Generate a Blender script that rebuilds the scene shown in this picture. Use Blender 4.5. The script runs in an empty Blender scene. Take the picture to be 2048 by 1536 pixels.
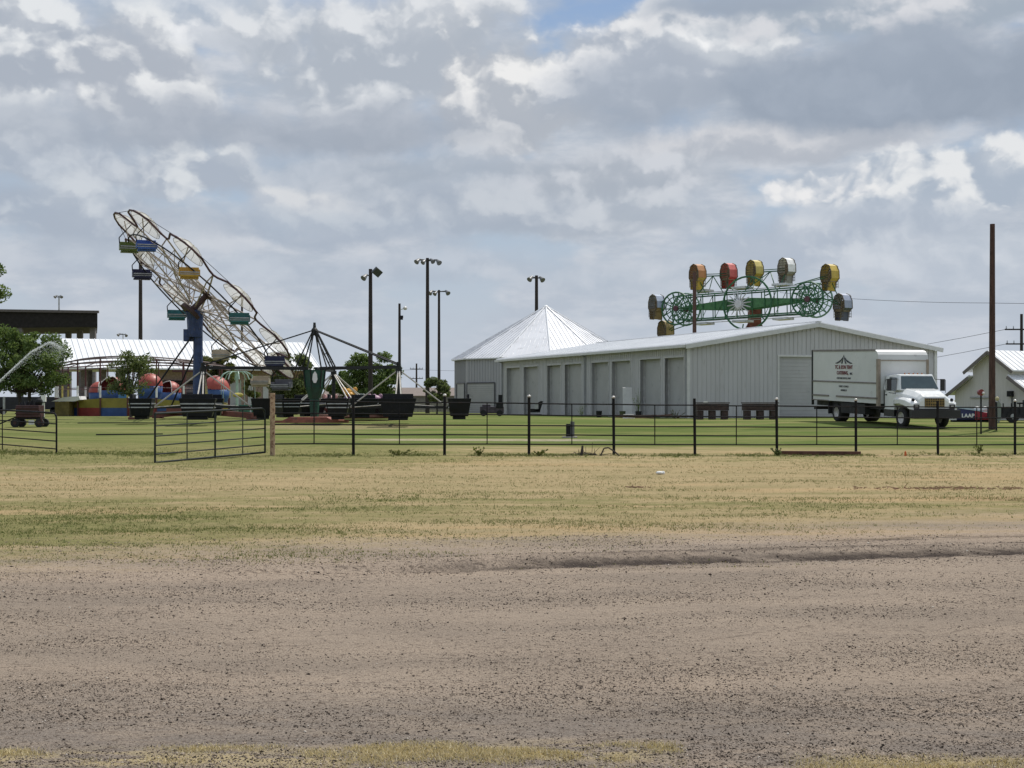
import bpy, math, random
import numpy as np
from mathutils import Vector, Matrix, noise as mnoise
random.seed(7); rng = np.random.default_rng(11)
SC = bpy.context.scene; COL = SC.collection
R = math.radians
# ------------------------------------------------------------------ camera
F = 2800.0; CX = 1024.0; HY = 800.0; EYE = 1.6
cam = bpy.data.cameras.new('camera'); co = bpy.data.objects.new('camera', cam); COL.objects.link(co)
co.location = (0, 0, EYE); co.rotation_euler = (R(90), 0, 0)
cam.sensor_width = 36; cam.lens = F/2048*36; cam.shift_y = (HY-768)/2048
cam.clip_start = 0.1; cam.clip_end = 8000
SC.camera = co
SC.view_settings.view_transform = 'Standard'; SC.view_settings.look = 'None'
SC.view_settings.exposure = 0.0; SC.view_settings.gamma = 1.0
SC.cycles.max_bounces = 6; SC.cycles.transparent_max_bounces = 12
SC.cycles.diffuse_bounces = 3
# ------------------------------------------------------------------ node helper
class S:
    def __init__(s, t, k): s.t = t; s.k = k
    def _b(s, o, op, rev=False):
        n = s.t.nodes.new('ShaderNodeMath'); n.operation = op
        a, b = (o, s) if rev else (s, o)
        for i, v in enumerate((a, b)):
            if isinstance(v, S): s.t.links.new(v.k, n.inputs[i])
            elif v is not None: n.inputs[i].default_value = v
        return S(s.t, n.outputs[0])
    def __add__(s, o): return s._b(o, 'ADD')
    def __radd__(s, o): return s._b(o, 'ADD', True)
    def __sub__(s, o): return s._b(o, 'SUBTRACT')
    def __rsub__(s, o): return s._b(o, 'SUBTRACT', True)
    def __mul__(s, o): return s._b(o, 'MULTIPLY')
    def __rmul__(s, o): return s._b(o, 'MULTIPLY', True)
    def __truediv__(s, o): return s._b(o, 'DIVIDE')
    def mx(s, o): return s._b(o, 'MAXIMUM')
    def mn(s, o): return s._b(o, 'MINIMUM')
    def at2(s, o): return s._b(o, 'ARCTAN2')
    def pw(s, o): return s._b(o, 'POWER')
    def un(s, op): return s._b(None, op)
    def sm(s, lo, hi, a=0.0, b=1.0, kind='SMOOTHSTEP'):
        n = s.t.nodes.new('ShaderNodeMapRange'); n.interpolation_type = kind
        s.t.links.new(s.k, n.inputs['Value'])
        for nm, v in (('From Min', lo), ('From Max', hi), ('To Min', a), ('To Max', b)): n.inputs[nm].default_value = v
        return S(s.t, n.outputs['Result'])
def vec(t, x, y, z):
    n = t.nodes.new('ShaderNodeCombineXYZ')
    for i, v in enumerate((x, y, z)):
        if isinstance(v, S): t.links.new(v.k, n.inputs[i])
        else: n.inputs[i].default_value = v
    return S(t, n.outputs[0])
def sep(v):
    n = v.t.nodes.new('ShaderNodeSeparateXYZ'); v.t.links.new(v.k, n.inputs[0])
    return [S(v.t, n.outputs[i]) for i in range(3)]
def noise(v, scale, detail=4, rough=.55, dist=0.0, out=0, dim='3D'):
    n = v.t.nodes.new('ShaderNodeTexNoise'); n.noise_dimensions = dim
    v.t.links.new(v.k, n.inputs['Vector'])
    n.inputs['Scale'].default_value = scale; n.inputs['Detail'].default_value = detail
    n.inputs['Roughness'].default_value = rough; n.inputs['Distortion'].default_value = dist
    return S(v.t, n.outputs[out])
def voro(v, scale, feature='F1', detail=0, rough=.5, smooth=.6, out='Distance', dim='3D', rand=1.0):
    n = v.t.nodes.new('ShaderNodeTexVoronoi'); n.feature = feature; n.voronoi_dimensions = dim
    v.t.links.new(v.k, n.inputs['Vector']); n.inputs['Scale'].default_value = scale
    n.inputs['Detail'].default_value = detail; n.inputs['Roughness'].default_value = rough
    n.inputs['Randomness'].default_value = rand
    if feature == 'SMOOTH_F1': n.inputs['Smoothness'].default_value = smooth
    return S(v.t, n.outputs[out])
def mix(t, f, a, b, mode='MIX'):
    n = t.nodes.new('ShaderNodeMix'); n.data_type = 'RGBA'; n.blend_type = mode; n.clamp_factor = True
    for i, v in ((0, f), (6, a), (7, b)):
        if isinstance(v, S): t.links.new(v.k, n.inputs[i])
        elif i == 0: n.inputs[0].default_value = v
        else: n.inputs[i].default_value = (*v[:3], 1)
    return S(t, n.outputs[2])
def ramp(v, stops, interp='LINEAR'):
    n = v.t.nodes.new('ShaderNodeValToRGB'); v.t.links.new(v.k, n.inputs[0]); cr = n.color_ramp; cr.interpolation = interp
    while len(cr.elements) < len(stops): cr.elements.new(0.5)
    for e, (p, c) in zip(cr.elements, stops):
        e.position = p; e.color = (*c, 1) if hasattr(c, '__len__') else (c, c, c, 1)
    return S(v.t, n.outputs[0])
def srgb(r, g, b):
    f = lambda c: (c/255/12.92) if c/255 <= .04045 else ((c/255+.055)/1.055)**2.4
    return (f(r), f(g), f(b))
# ------------------------------------------------------------------ sun and sky
SUN = Vector((0.34, 0.42, 0.86)).normalized()
sl = bpy.data.lights.new('sun', 'SUN'); sl.energy = 4.0; sl.angle = R(0.6); sl.color = (1, .955, .88)
so = bpy.data.objects.new('sun', sl); COL.objects.link(so); so.location = (0, 0, 60)
so.rotation_euler = SUN.to_track_quat('Z', 'Y').to_euler()
W = bpy.data.worlds.new('World'); SC.world = W; W.use_nodes = True; W.cycles.sampling_method = 'MANUAL'; W.cycles.sample_map_resolution = 512; t = W.node_tree; t.nodes.clear()
WS = 0.1
sky = t.nodes.new('ShaderNodeTexSky'); sky.sky_type = 'NISHITA'; sky.sun_disc = False
sky.sun_elevation = math.asin(SUN.z); sky.sun_rotation = math.atan2(SUN.x, SUN.y); sky.air_density = 1.0; sky.dust_density = 1.5; sky.ozone_density = 1.2
tc = t.nodes.new('ShaderNodeTexCoord'); D = S(t, tc.outputs['Generated'])
dx_, dy_, dz_ = sep(D)
az = dx_.at2(dy_); el = dz_.un('ARCSINE')
def pc(px, py):
    a = math.atan((px-CX)/F); return a, math.atan((HY-py)/F*math.cos(a))
P0 = vec(t, az, el*1.25, 0.0); P1 = vec(t, az+7.3, el*1.25+3.1, 0.0)
n1 = noise(P0, 9, 2, .5, dim='2D'); n1b = noise(P1, 9, 2, .5, dim='2D')
n2 = noise(P0, 32, 5, .62, dim='2D'); n2b = noise(P1, 30, 4, .62, dim='2D')
wu = az + (n1-.5)*.045 + (n2-.5)*.018
wv = el + (n1b-.5)*.03 + (n2b-.5)*.014
def puff(u, v):
    q = vec(t, u, v*1.3, 0.0)
    return 1.0 - voro(q, 14, 'SMOOTH_F1', 4, .5, .7, dim='2D')
wu2 = az + (n1-.5)*.02 + (n2-.5)*.016; wv2 = el + (n1b-.5)*.02+(n2b-.5)*.016
H0 = puff(wu2, wv2); H1 = puff(wu2+.005, wv2+.009)
relief = (H0-H1).mx(-.14)
edge = H0-.62
# general cloud cover everywhere
def cc(c): return tuple(k*1.09/WS for k in c)
base = ramp(el.sm(-.02, .30, 0, 1, 'LINEAR'), [(0, srgb(187, 196, 206)), (.25, srgb(182, 194, 207)), (.5, srgb(172, 189, 208)), (.8, srgb(156, 179, 208)), (1, srgb(138, 167, 208))])
base = mix(t, 1.0, base, (1/WS, 1/WS, 1/WS), 'MULTIPLY')
base = mix(t, .05, base, S(t, sky.outputs[0]))
gm = noise(vec(t, az+8, el*2.2, 0), 7, 5, .55, dim='2D')
gs = noise(vec(t, az+1, el*3.2, 0), 12, 5, .6, dim='2D')
gcol = mix(t, gs.sm(.36, .66), cc(srgb(172, 181, 193)), cc(srgb(198, 202, 209)))
cur = mix(t, gm.sm(.34, .52)*el.sm(.24, .29, .95, .45), base, gcol)
cur = mix(t, el.sm(.30, .45)*noise(vec(t, az*.6+4, el, 0), 3, 4, .6, dim='2D').sm(.35, .5)*.9, cur, cc(srgb(190, 196, 204)))
CL = [ # px, py, rx, ry, lo, hi, opacity, soft, relief
 (380,  30, 220, 55, (164,176,191), (198,204,212), .85, .5, .7),
 (60,  110, 310,115, (165,173,185), (218,221,224), 1, .3, 1.1),
 (260, 185, 160,115, (168,175,186), (222,224,226), 1, .3, 1.1),
 (60,  265, 420, 60, (158,167,180), (180,187,197), .95, .7, .5),
 (475,  82, 110, 28, (190,196,205), (236,237,239), 1, .35, .8),
 (800, 125, 340,140, (168,176,187), (214,217,221), 1, .3, 1.0),
 (1000,205, 170,125, (172,178,187), (228,228,228), 1, .25, 1.3),
 (640, 262, 430, 72, (152,161,174), (172,179,190), .95, .8, .4),
 (1340,130, 240,125, (168,176,188), (224,225,227), 1, .25, 1.3),
 (1450,100, 130,50, (188,194,202), (234,235,236), 1, .3, 1.2),
 (1270,205, 170, 90, (152,162,176), (172,180,192), .95, .7, .35),
 (1560,285, 340, 45, (170,176,186), (205,206,210), .9, .6, .8),
 (1820, 30, 440, 62, (158,169,182), (206,208,213), 1, .5, .9),
 (1480,  8, 200, 34, (150,161,176), (160,171,186), .95, .7, .3),
 (1900,175, 340,95, (143,154,169), (156,166,180), 1, .5, .3),
 (1640,190, 220, 70, (145,156,171), (158,168,182), 1, .5, .4),
 (1230,350, 300, 60, (164,172,183), (198,202,209), .9, .6, .9),
 (1130,430, 260, 55, (164,173,185), (196,201,208), .85, .6, .9),
 (1890,370, 220, 75, (166,177,191), (220,222,224), 1, .25, 1.3),
 (1650,372, 100, 40, (172,182,195), (226,226,227), 1, .3, 1.2),
 (1740,450, 300, 40, (160,171,186), (183,191,202), .9, .7, .5),
 (380, 360, 150, 55, (165,174,187), (208,212,216), .95,.4, 1.2),
 (110, 330, 180, 45, (164,173,186), (192,198,206), .9,.5, .9),
 (90,  430, 260, 70, (162,172,186), (197,203,210), .9, .6, .9),
 (760, 350, 260, 45, (160,170,183), (184,191,201), .9,.6, .7),
 (900, 420, 260, 50, (160,170,184), (190,196,204), .85,.6, .8),
 (600, 400,  95, 30, (178,185,196), (209,211,214), .85, .5, 1.0),
 (620, 455, 330, 45, (160,171,186), (184,192,202), .85,.7, .7),
 (1560,490, 240, 50, (168,178,192), (200,205,212), .85, .6, .9),
 (1950,520, 260, 55, (172,182,195), (199,205,213), .8, .7, .7),
 (300, 530, 360, 50, (163,174,189), (187,195,205), .75, .8, .6),
 (850, 540, 330, 45, (165,176,190), (188,195,205), .75, .8, .6),
 (1280,560, 330, 50, (168,179,192), (192,198,207), .75, .8, .6),
]
for (px, py, rx, ry, lo, hi, op, soft, rl) in CL:
    a, e = pc(px, py)
    u = (wu-a)*(F/rx); v = (wv-e)*(F/ry)
    v2 = v.mx(v*-1.25)
    d = (u*u+v2*v2).un('SQRT')
    f = (1.52-d) + edge*(.85 if soft < .5 else .5)
    al = f.sm(0, soft+.14)*op
    sh = (v*.34 + .50 + relief*(2.6*rl) + (H0-.6)*.8*rl + (n2-.5)*.40*rl + (n1-.5)*.5*rl).sm(-.28, 1.10, 0, 1, 'SMOOTHSTEP')
    cur = mix(t, al, cur, mix(t, sh, cc(srgb(*lo)), cc(srgb(*hi))))
# pale air towards the horizon
cur = mix(t, el.sm(.0, .13, .6, 0.0), cur, cc(srgb(186, 194, 206)))
cur = mix(t, el.sm(-.03, -.005, 1, 0), cur, cc((.25, .23, .17)))
bg = t.nodes.new('ShaderNodeBackground'); t.links.new(cur.k, bg.inputs[0]); bg.inputs[1].default_value = WS
wo = t.nodes.new('ShaderNodeOutputWorld'); t.links.new(bg.outputs[0], wo.inputs[0])
# ------------------------------------------------------------------ helpers
def lerp(x, xs, ys): return float(np.interp(x, xs, ys))
def gz(x, y):
    b = lerp(y, [-50, 36, 44, 52, 66, 85, 117, 160, 400, 3000], [0, 0, .03, .16, .40, .50, .38, .3, .1, 0])
    w = max(0.0, 1-abs(y-41)/14.0)
    tl = -.012*max(-14, min(18, x+1))*w*w*(3-2*w)
    return b + tl + .20*math.exp(-((x-15.5)/6)**2-((y-65.5)/6)**2)
def PX(px, Y): return (px-CX)/F*Y
def PZ(py, Y): return EYE+(HY-py)/F*Y
def P(px, py, Y): return Vector((PX(px, Y), Y, PZ(py, Y)))
def G(px, Y, dz=0.0): x = PX(px, Y); return Vector((x, Y, gz(x, Y)+dz))
MATS = {}
def M(name, col, rough=.6, metal=0.0, var=.12, vs=3.0, bump=0.0, bs=30.0, dirt=None, spec=.5, streak=False):
    if name in MATS: return MATS[name]
    m = bpy.data.materials.new(name); m.use_nodes = True; t = m.node_tree; b = t.nodes['Principled BSDF']
    tcn = t.nodes.new('ShaderNodeTexCoord'); o = S(t, tcn.outputs['Object'])
    if streak:
        x, y, z = sep(o); o2 = vec(t, x*4, y*4, z*.5)
    else: o2 = o
    n = noise(o2, vs, 5, .6)
    lo = tuple(c*(1-var) for c in col); hi = tuple(min(1, c*(1+var)) for c in col)
    c = mix(t, n.sm(.3, .7), lo, hi)
    if dirt is not None:
        dc, amt = dirt
        c = mix(t, noise(o2, vs*2.3, 7, .7).sm(.62-amt*.3, .78-amt*.2), c, dc)
    t.links.new(c.k, b.inputs['Base Color'])
    r = noise(o, vs*1.7, 3).sm(.2, .8, max(0, rough-.1), min(1, rough+.12)); t.links.new(r.k, b.inputs['Roughness'])
    b.inputs['Metallic'].default_value = metal; b.inputs['Specular IOR Level'].default_value = spec
    if bump:
        bn = t.nodes.new('ShaderNodeBump'); bn.inputs['Strength'].default_value = bump; bn.inputs['Distance'].default_value = .02
        t.links.new(noise(o, bs, 4).k, bn.inputs['Height']); t.links.new(bn.outputs[0], b.inputs['Normal'])
    MATS[name] = m; return m
class MB:
    def __init__(s): s.v = []; s.f = []; s.m = []; s.cur = 0
    def add(s, vs, fs):
        o = len(s.v); s.v += [tuple(v) for v in vs]; s.f += [tuple(i+o for i in f) for f in fs]; s.m += [s.cur]*len(fs); return s
    def mat(s, i): s.cur = i; return s
    def boxf(s, o, ex, ey, ez):   # o = centre, half extent vectors
        o = Vector(o); ex = Vector(ex); ey = Vector(ey); ez = Vector(ez)
        vs = [o+a*ex+b*ey+c*ez for c in (-1, 1) for b in (-1, 1) for a in (-1, 1)]
        return s.add(vs, [(0, 2, 3, 1), (4, 5, 7, 6), (0, 1, 5, 4), (2, 6, 7, 3), (0, 4, 6, 2), (1, 3, 7, 5)])
    def box(s, c, sz, rz=0.0):
        ca, sa = math.cos(rz), math.sin(rz)
        return s.boxf(c, (sz[0]/2*ca, sz[0]/2*sa, 0), (-sz[1]/2*sa, sz[1]/2*ca, 0), (0, 0, sz[2]/2))
    def bar(s, p, q, w, h):      # rectangular bar
        p = Vector(p); q = Vector(q); d = (q-p); L = d.length; d.normalize()
        up = Vector((0, 0, 1)) if abs(d.z) < .95 else Vector((0, 1, 0))
        sd = d.cross(up).normalized(); u2 = sd.cross(d)
        return s.boxf((p+q)/2, d*L/2, sd*w/2, u2*h/2)
    def tube(s, p, q, r, r2=None, n=6, cap=True):
        p = Vector(p); q = Vector(q); r2 = r if r2 is None else r2
        d = (q-p)
        if d.length < 1e-6: return s
        d.normalize(); up = Vector((0, 0, 1)) if abs(d.z) < .95 else Vector((1, 0, 0))
        a = d.cross(up).normalized(); b = d.cross(a)
        vs = [c+(a*math.cos(2*math.pi*i/n)+b*math.sin(2*math.pi*i/n))*rr for c, rr in ((p, r), (q, r2)) for i in range(n)]
        fs = [(i, (i+1) % n, n+(i+1) % n, n+i) for i in range(n)]
        if cap: fs += [tuple(range(n-1, -1, -1)), tuple(range(n, 2*n))]
        return s.add(vs, fs)
    def path(s, pts, r, n=6, closed=False):
        k = len(pts)
        for i in range(k if closed else k-1): s.tube(pts[i], pts[(i+1) % k], r, n=n)
        return s
    def prism(s, poly, o, ex, ey, ez):  # poly in (ex,ey) plane, extruded by vector ez
        o = Vector(o); ex = Vector(ex); ey = Vector(ey); ez = Vector(ez); n = len(poly)
        vs = [o+ex*a+ey*b for a, b in poly]+[o+ex*a+ey*b+ez for a, b in poly]
        return s.add(vs, [tuple(range(n-1, -1, -1)), tuple(range(n, 2*n))]+[(i, (i+1) % n, n+(i+1) % n, n+i) for i in range(n)])
    def lathe(s, prof, c, n=16, a0=0.0, a1=2*math.pi, M3=None):
        c = Vector(c); full = abs(a1-a0-2*math.pi) < 1e-6; k = n if full else n+1; vs = []
        for i in range(k):
            a = a0+(a1-a0)*i/n
            for r, z in prof:
                v = Vector((r*math.cos(a), r*math.sin(a), z))
                if M3: v = M3 @ v
                vs.append(c+v)
        m = len(prof); fs = []
        for i in range(n):
            j = (i+1) % k
            for q in range(m-1): fs.append((i*m+q, j*m+q, j*m+q+1, i*m+q+1))
        return s.add(vs, fs)
    def ball(s, c, r, n=10, sq=(1, 1, 1)):
        prof = [(max(1e-4, math.sin(math.pi*i/6))*r, -math.cos(math.pi*i/6)*r) for i in range(7)]
        o = len(s.v); s.lathe(prof, (0, 0, 0), n)
        for i in range(o, len(s.v)):
            v = s.v[i]; s.v[i] = (c[0]+v[0]*sq[0], c[1]+v[1]*sq[1], c[2]+v[2]*sq[2])
        return s
    def build(s, name, mats, parent=None, smooth=False, bevel=0.0):
        used = sorted({i for f in s.f for i in f})
        if len(used) < len(s.v):
            mp = {a: b for b, a in enumerate(used)}; s.v = [s.v[i] for i in used]; s.f = [tuple(mp[i] for i in f) for f in s.f]
        me = bpy.data.meshes.new(name); me.from_pydata(s.v, [], s.f); me.update()
        if not isinstance(mats, (list, tuple)): mats = [mats]
        for m in mats: me.materials.append(m)
        if len(mats) > 1: me.polygons.foreach_set('material_index', s.m)
        if smooth: me.polygons.foreach_set('use_smooth', [True]*len(me.polygons))
        o = bpy.data.objects.new(name, me); COL.objects.link(o)
        if parent is not None: o.parent = parent
        if bevel:
            bm = o.modifiers.new('bevel', 'BEVEL'); bm.width = bevel; bm.segments = 2; bm.limit_method = 'ANGLE'
        return o
def thing(name, label, cat, loc=(0, 0, 0), rz=0.0, group=None):
    o = bpy.data.objects.new(name, None); COL.objects.link(o); o.location = loc; o.rotation_euler = (0, 0, rz)
    o['label'] = label; o['category'] = cat
    if group: o['group'] = group
    return o
def tag(o, label, cat, group=None):
    o['label'] = label; o['category'] = cat
    if group: o['group'] = group
    return o
def copy_tree(o, parent=None):
    c = o.copy(); COL.objects.link(c)
    if parent is not None: c.parent = parent
    for ch in list(o.children): copy_tree(ch, c)
    return c
def kind(o, k): o['kind'] = k; return o
def raw_mesh(name, V, Fc, mat, parent=None):
    me = bpy.data.meshes.new(name); nv = len(V); nf, k = Fc.shape
    me.vertices.add(nv); me.vertices.foreach_set('co', V.astype(np.float32).ravel())
    me.loops.add(nf*k); me.loops.foreach_set('vertex_index', Fc.astype(np.int32).ravel())
    me.polygons.add(nf); me.polygons.foreach_set('loop_start', np.arange(0, nf*k, k, dtype=np.int32))
    me.update(calc_edges=True); me.materials.append(mat)
    o = bpy.data.objects.new(name, me); COL.objects.link(o)
    if parent is not None: o.parent = parent
    return o
# common materials
RUST = srgb(92, 60, 48)
m_blk = M('black_pipe', (.008, .008, .009), .6, .0, .3, 4, dirt=(srgb(60, 40, 32), .25), spec=.2)
m_gate = M('dark_green_pipe', (.010, .016, .014), .55, .0, .3, 4, dirt=(srgb(60, 45, 35), .2), spec=.3)
m_rustpost = M('rusty_cream_post', srgb(176, 150, 122), .8, 0, .25, 6, dirt=(srgb(105, 62, 44), .5))
m_cap = M('pale_cap', (.58, .56, .53), .35, .2)
m_wood = M('creosote_pole', (.030, .022, .019), .8, 0, .35, 5, bump=.4, streak=True)
m_wood2 = M('brown_pole', (.068, .034, .025), .8, 0, .35, 5, bump=.4, streak=True)
m_galv = M('galvanised', (.35, .36, .37), .4, .6, .2)
m_dark = M('dark_metal', (.014, .014, .016), .6, .1, .3, spec=.25)
m_wall = M('painted_metal_wall', (.50, .495, .495), .55, 0, .05, .6, dirt=((.34, .33, .31), .2), streak=True)
m_trim = M('white_trim', (.60, .60, .58), .45, 0, .06)
m_roof = M('white_metal_roof', (.78, .79, .80), .38, 0, .05, .5, dirt=((.58, .58, .58), .12))
m_roofg = M('grey_metal_roof', (.66, .67, .70), .38, 0, .06, .5, dirt=((.42, .42, .44), .2))
m_door = M('roll_door_panel', (.43, .43, .425), .5, 0, .06, .7, dirt=((.22, .23, .24), .15))
m_conc = M('concrete', (.36, .33, .29), .9, 0, .2, 2, bump=.3)
m_rub = M('rubber', (.015, .015, .016), .85, 0, .3)
m_wht = M('white_paint', (.80, .80, .78), .35, 0, .05, 2, dirt=((.5, .48, .44), .05))
m_glass = M('dark_glass', (.03, .045, .05), .08, 0, .1, spec=.9)
# ------------------------------------------------------------------ ground
def ysp():
    a = list(-np.geomspace(3000, 8, 14))+[0, 3, 5]
    a += list(np.arange(5.4, 18, .07))+list(np.arange(18, 34, .16))+list(np.arange(34, 60, .4))+list(np.arange(60, 135, 1.5))
    a += list(np.geomspace(136, 4000, 26)); return np.array(a)
def xsp():
    c = np.arange(-6.5, 6.6, .08); m = np.arange(6.7, 14, .2); o = np.arange(14.2, 46, .8); f = np.geomspace(47, 3500, 20)
    r = np.concatenate([m, o, f]); return np.concatenate([-r[::-1], c, r])
YS, XS = ysp(), xsp()
def track_y(x): return 13.55+.235*x
def ground_h(x, y):
    z = gz(x, y)
    if 4 < y < 50 and abs(x) < 24:
        n = mnoise.noise(Vector((x*.5, y*1.1, 0)))*.022 + mnoise.noise(Vector((x*2.3, y*3.3, 4)))*.010
        z += n
        if y < 20: z += mnoise.noise(Vector((x*8, y*9, 2)))*.006
        d = y-track_y(x)
        if -1.6 < d < 2.2 and x > -2.6:
            k = min(1, (x+2.6)/2)
            z -= k*.055*math.exp(-((d)/.16)**2); z += k*.05*math.exp(-((d-.42)/.22)**2)
            z -= k*.03*math.exp(-((d+.45)/.14)**2)
            z += k*(mnoise.noise(Vector((x*6, y*9, 9))))*.03*math.exp(-(d/.7)**2)
            if x < 1.6:  # tyre lug prints
                z += .005*math.sin((x+.6*d)*44+mnoise.noise(Vector((x*2, y, 2)))*2)*math.exp(-((d-.10)/.26)**2)
    if 34 < y < 60 and abs(x-20) < 3: z += .12*math.exp(-((x-19.95)/.6)**2-((y-58)/.7)**2)
    return z
gv = np.zeros((len(YS), len(XS), 3))
for j, y in enumerate(YS):
    for i, x in enumerate(XS):
        gv[j, i] = (x, y, ground_h(x, y))
ny, nx = len(YS), len(XS); idx = np.arange(ny*nx).reshape(ny, nx)
gf = np.stack([idx[:-1, :-1], idx[:-1, 1:], idx[1:, 1:], idx[1:, :-1]], -1).reshape(-1, 4)
gm_ = bpy.data.materials.new('ground_earth_and_grass'); gm_.use_nodes = True; t = gm_.node_tree; b = t.nodes['Principled BSDF']
geo = t.nodes.new('ShaderNodeNewGeometry'); Pn = S(t, geo.outputs['Position']); gx, gy, gzz = sep(Pn)
ps = vec(t, gx*.35, gy, 0.0)      # streaks across the view: wheel and mower lines
pst = vec(t, gx*.16, gy, 3.0)
A = noise(ps, 1.1, 5, .6); B = noise(pst, .55, 5, .6); Cn = noise(Pn, 9, 5, .7); Dn = noise(Pn, 45, 4, .7); E = noise(Pn, 2.2, 5, .65)
SF = noise(vec(t, gx*.5, gy*1.8, 6.0), 3.0, 5, .65)
dirt = mix(t, A.sm(.3, .7), (.372, .302, .238), (.278, .230, .186))
dirt = mix(t, B.sm(.45, .7)*.7, dirt, (.43, .34, .262))
nearg = gy.sm(6.3, 8.6, 1, 0)
dirt = mix(t, nearg*SF.sm(.3, .6)*.75, dirt, (.21, .185, .165))
fine = noise(vec(t, gx, gy*.8, 31.0), 75, 3, .7); mid = noise(vec(t, gx*.7, gy, 17.0), 22, 4, .7)
splot = noise(vec(t, gx*.4, gy, 44.0), 1.7, 5, .65)
dirt = mix(t, mid.sm(.52, .66)*splot.sm(.34, .56, .35, .9), dirt, (.14, .11, .088))
dirt = mix(t, fine.sm(.54, .66)*splot.sm(.34, .58, .5, 1.0), dirt, (.085, .066, .054))
dirt = mix(t, fine.sm(.30, .42, 1, 0)*.6, dirt, (.55, .46, .38))
# wet wheel track
d = gy-(gx*.235+13.55) + (SF-.5)*.12 + (noise(vec(t, gx, gy*2, 3.0), 6, 4, .7)-.5)*.25
arcs = ((gx+3.0)*(gx+3.0)+(gy-16.0)*(gy-16.0)*1.0).un('SQRT')
tread = (arcs*2.4).un('FRACT').sm(.0, .12, 1, 0)*noise(vec(t, gx, gy, 21.0), 1.1, 4).sm(.5, .6)*gy.sm(11.5, 12.5, 1, 0)*mid.sm(.4, .55)
dirt = mix(t, tread*.55, dirt, (.12, .095, .078))
lug = (gx*58+d*40+(mid-.5)*9+(Cn-.5)*8).un('SINE').sm(.0, .7)*(d-.02).un('ABSOLUTE').sm(.18, .42, 1, 0)*gx.sm(-3.0, -2.2)*gx.sm(-.6, 1.0, 1, 0)*noise(vec(t, gx, gy*2, 61.0), 3.5, 4, .7).sm(.38, .52)
dirt = mix(t, lug*noise(vec(t, gx, gy, 71.0), 2.2, 3).sm(.42, .58)*.7, dirt, (.07, .055, .045))
wet = (d+.02).un('ABSOLUTE').sm(.08, .36, 1, 0)*gx.sm(-1.6, .8)*1.0
wet = wet.mx((d-.62).un('ABSOLUTE').sm(.06, .34, .95, 0)*gx.sm(-.4, 1.6)*SF.sm(.36, .52))
wet = wet.mx((d-1.5).un('ABSOLUTE').sm(.03, .35, .7, 0)*gx.sm(2.8, 4.2)*SF.sm(.42, .56))
dirt = mix(t, wet*(noise(ps, 5, 4).sm(.25, .5)), dirt, (.078, .064, .056))
wet2 = (gy-(gx*.06+13.15)).un('ABSOLUTE').sm(.02, .14, .6, 0)*gx.sm(-6, -1.8, 1, 0)*SF.sm(.42, .6)
dirt = mix(t, wet2, dirt, (.13, .11, .10))
straw = mix(t, A.sm(.3, .7), (.40, .31, .180), (.30, .25, .135))
straw = mix(t, B.sm(.5, .66)*.6, straw, (.46, .32, .18))
straw = mix(t, Cn.sm(.4, .7)*.35, straw, (.28, .225, .13))
green = mix(t, E.sm(.35, .65), (.165, .170, .068), (.25, .225, .105))
green = mix(t, Cn.sm(.45, .7)*.5, green, (.10, .115, .045))
lawn = mix(t, A.sm(.35, .65), (.100, .145, .042), (.145, .175, .062))
lawn = mix(t, B.sm(.46, .64)*.6, lawn, (.20, .20, .075))
LB1 = noise(vec(t, gx*.045, gy*.22, 2.0), 1.6, 6, .7); LB2 = noise(vec(t, gx*.05, gy*.16, 12.0), 1.5, 6, .7)
lawn = mix(t, LB1.sm(.46, .62)*.85, lawn, (.245, .225, .10))
lawn = mix(t, LB2.sm(.48, .62)*.7, lawn, (.065, .105, .028))
lawn = mix(t, noise(pst, 2.4, 6, .7).sm(.5, .7)*.5, lawn, (.09, .125, .04))
lawn = mix(t, gx.sm(-12, -4, 1, 0)*.40, lawn, (.19, .19, .08))
# grass cover: greenness along depth, left and right half
yn = gy.sm(10, 70, 0, 1, 'LINEAR') + (noise(pst, .55, 5, .6)-.5)*.10*gy.sm(12, 26, 1.0, 1.8)
def yy(v): return (v-10)/60
gl = ramp(yn, [(0, .5), (yy(14.5), .45), (yy(16), .70), (yy(19.5), .72), (yy(22), .45), (yy(24.5), .05), (yy(29), .2), (yy(32), .55), (yy(37), .8), (yy(44), .85), (yy(52), .95), (yy(60), .95)])
gr = ramp(yn, [(0, .1), (yy(17), .1), (yy(19), .32), (yy(21), .52), (yy(24), .34), (yy(27), .05), (yy(34), .1), (yy(37.5), .35), (yy(41), .55), (yy(45), .2), (yy(49), .75), (yy(54), 1), (yy(60), 1)])
gg = mix(t, (gx+(A-.5)*4).sm(-6.5, 1.5), gl, gr); gg_ = sep(gg)[0]
gg_ = gg_ + (A-.5)*.9 + (E-.5)*.8 + (noise(vec(t, gx*.3, gy, 9.0), 4.5, 5, .65)-.5)*.6
grass = mix(t, gg_.sm(.25, .78), straw, green)
grass = mix(t, (gy+(A-.5)*6).sm(43, 50), grass, lawn)
grass = mix(t, (gy-50).sm(0, 12)*noise(pst, .35, 4).sm(.52, .65)*.25, grass, (.24, .23, .11))
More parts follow.
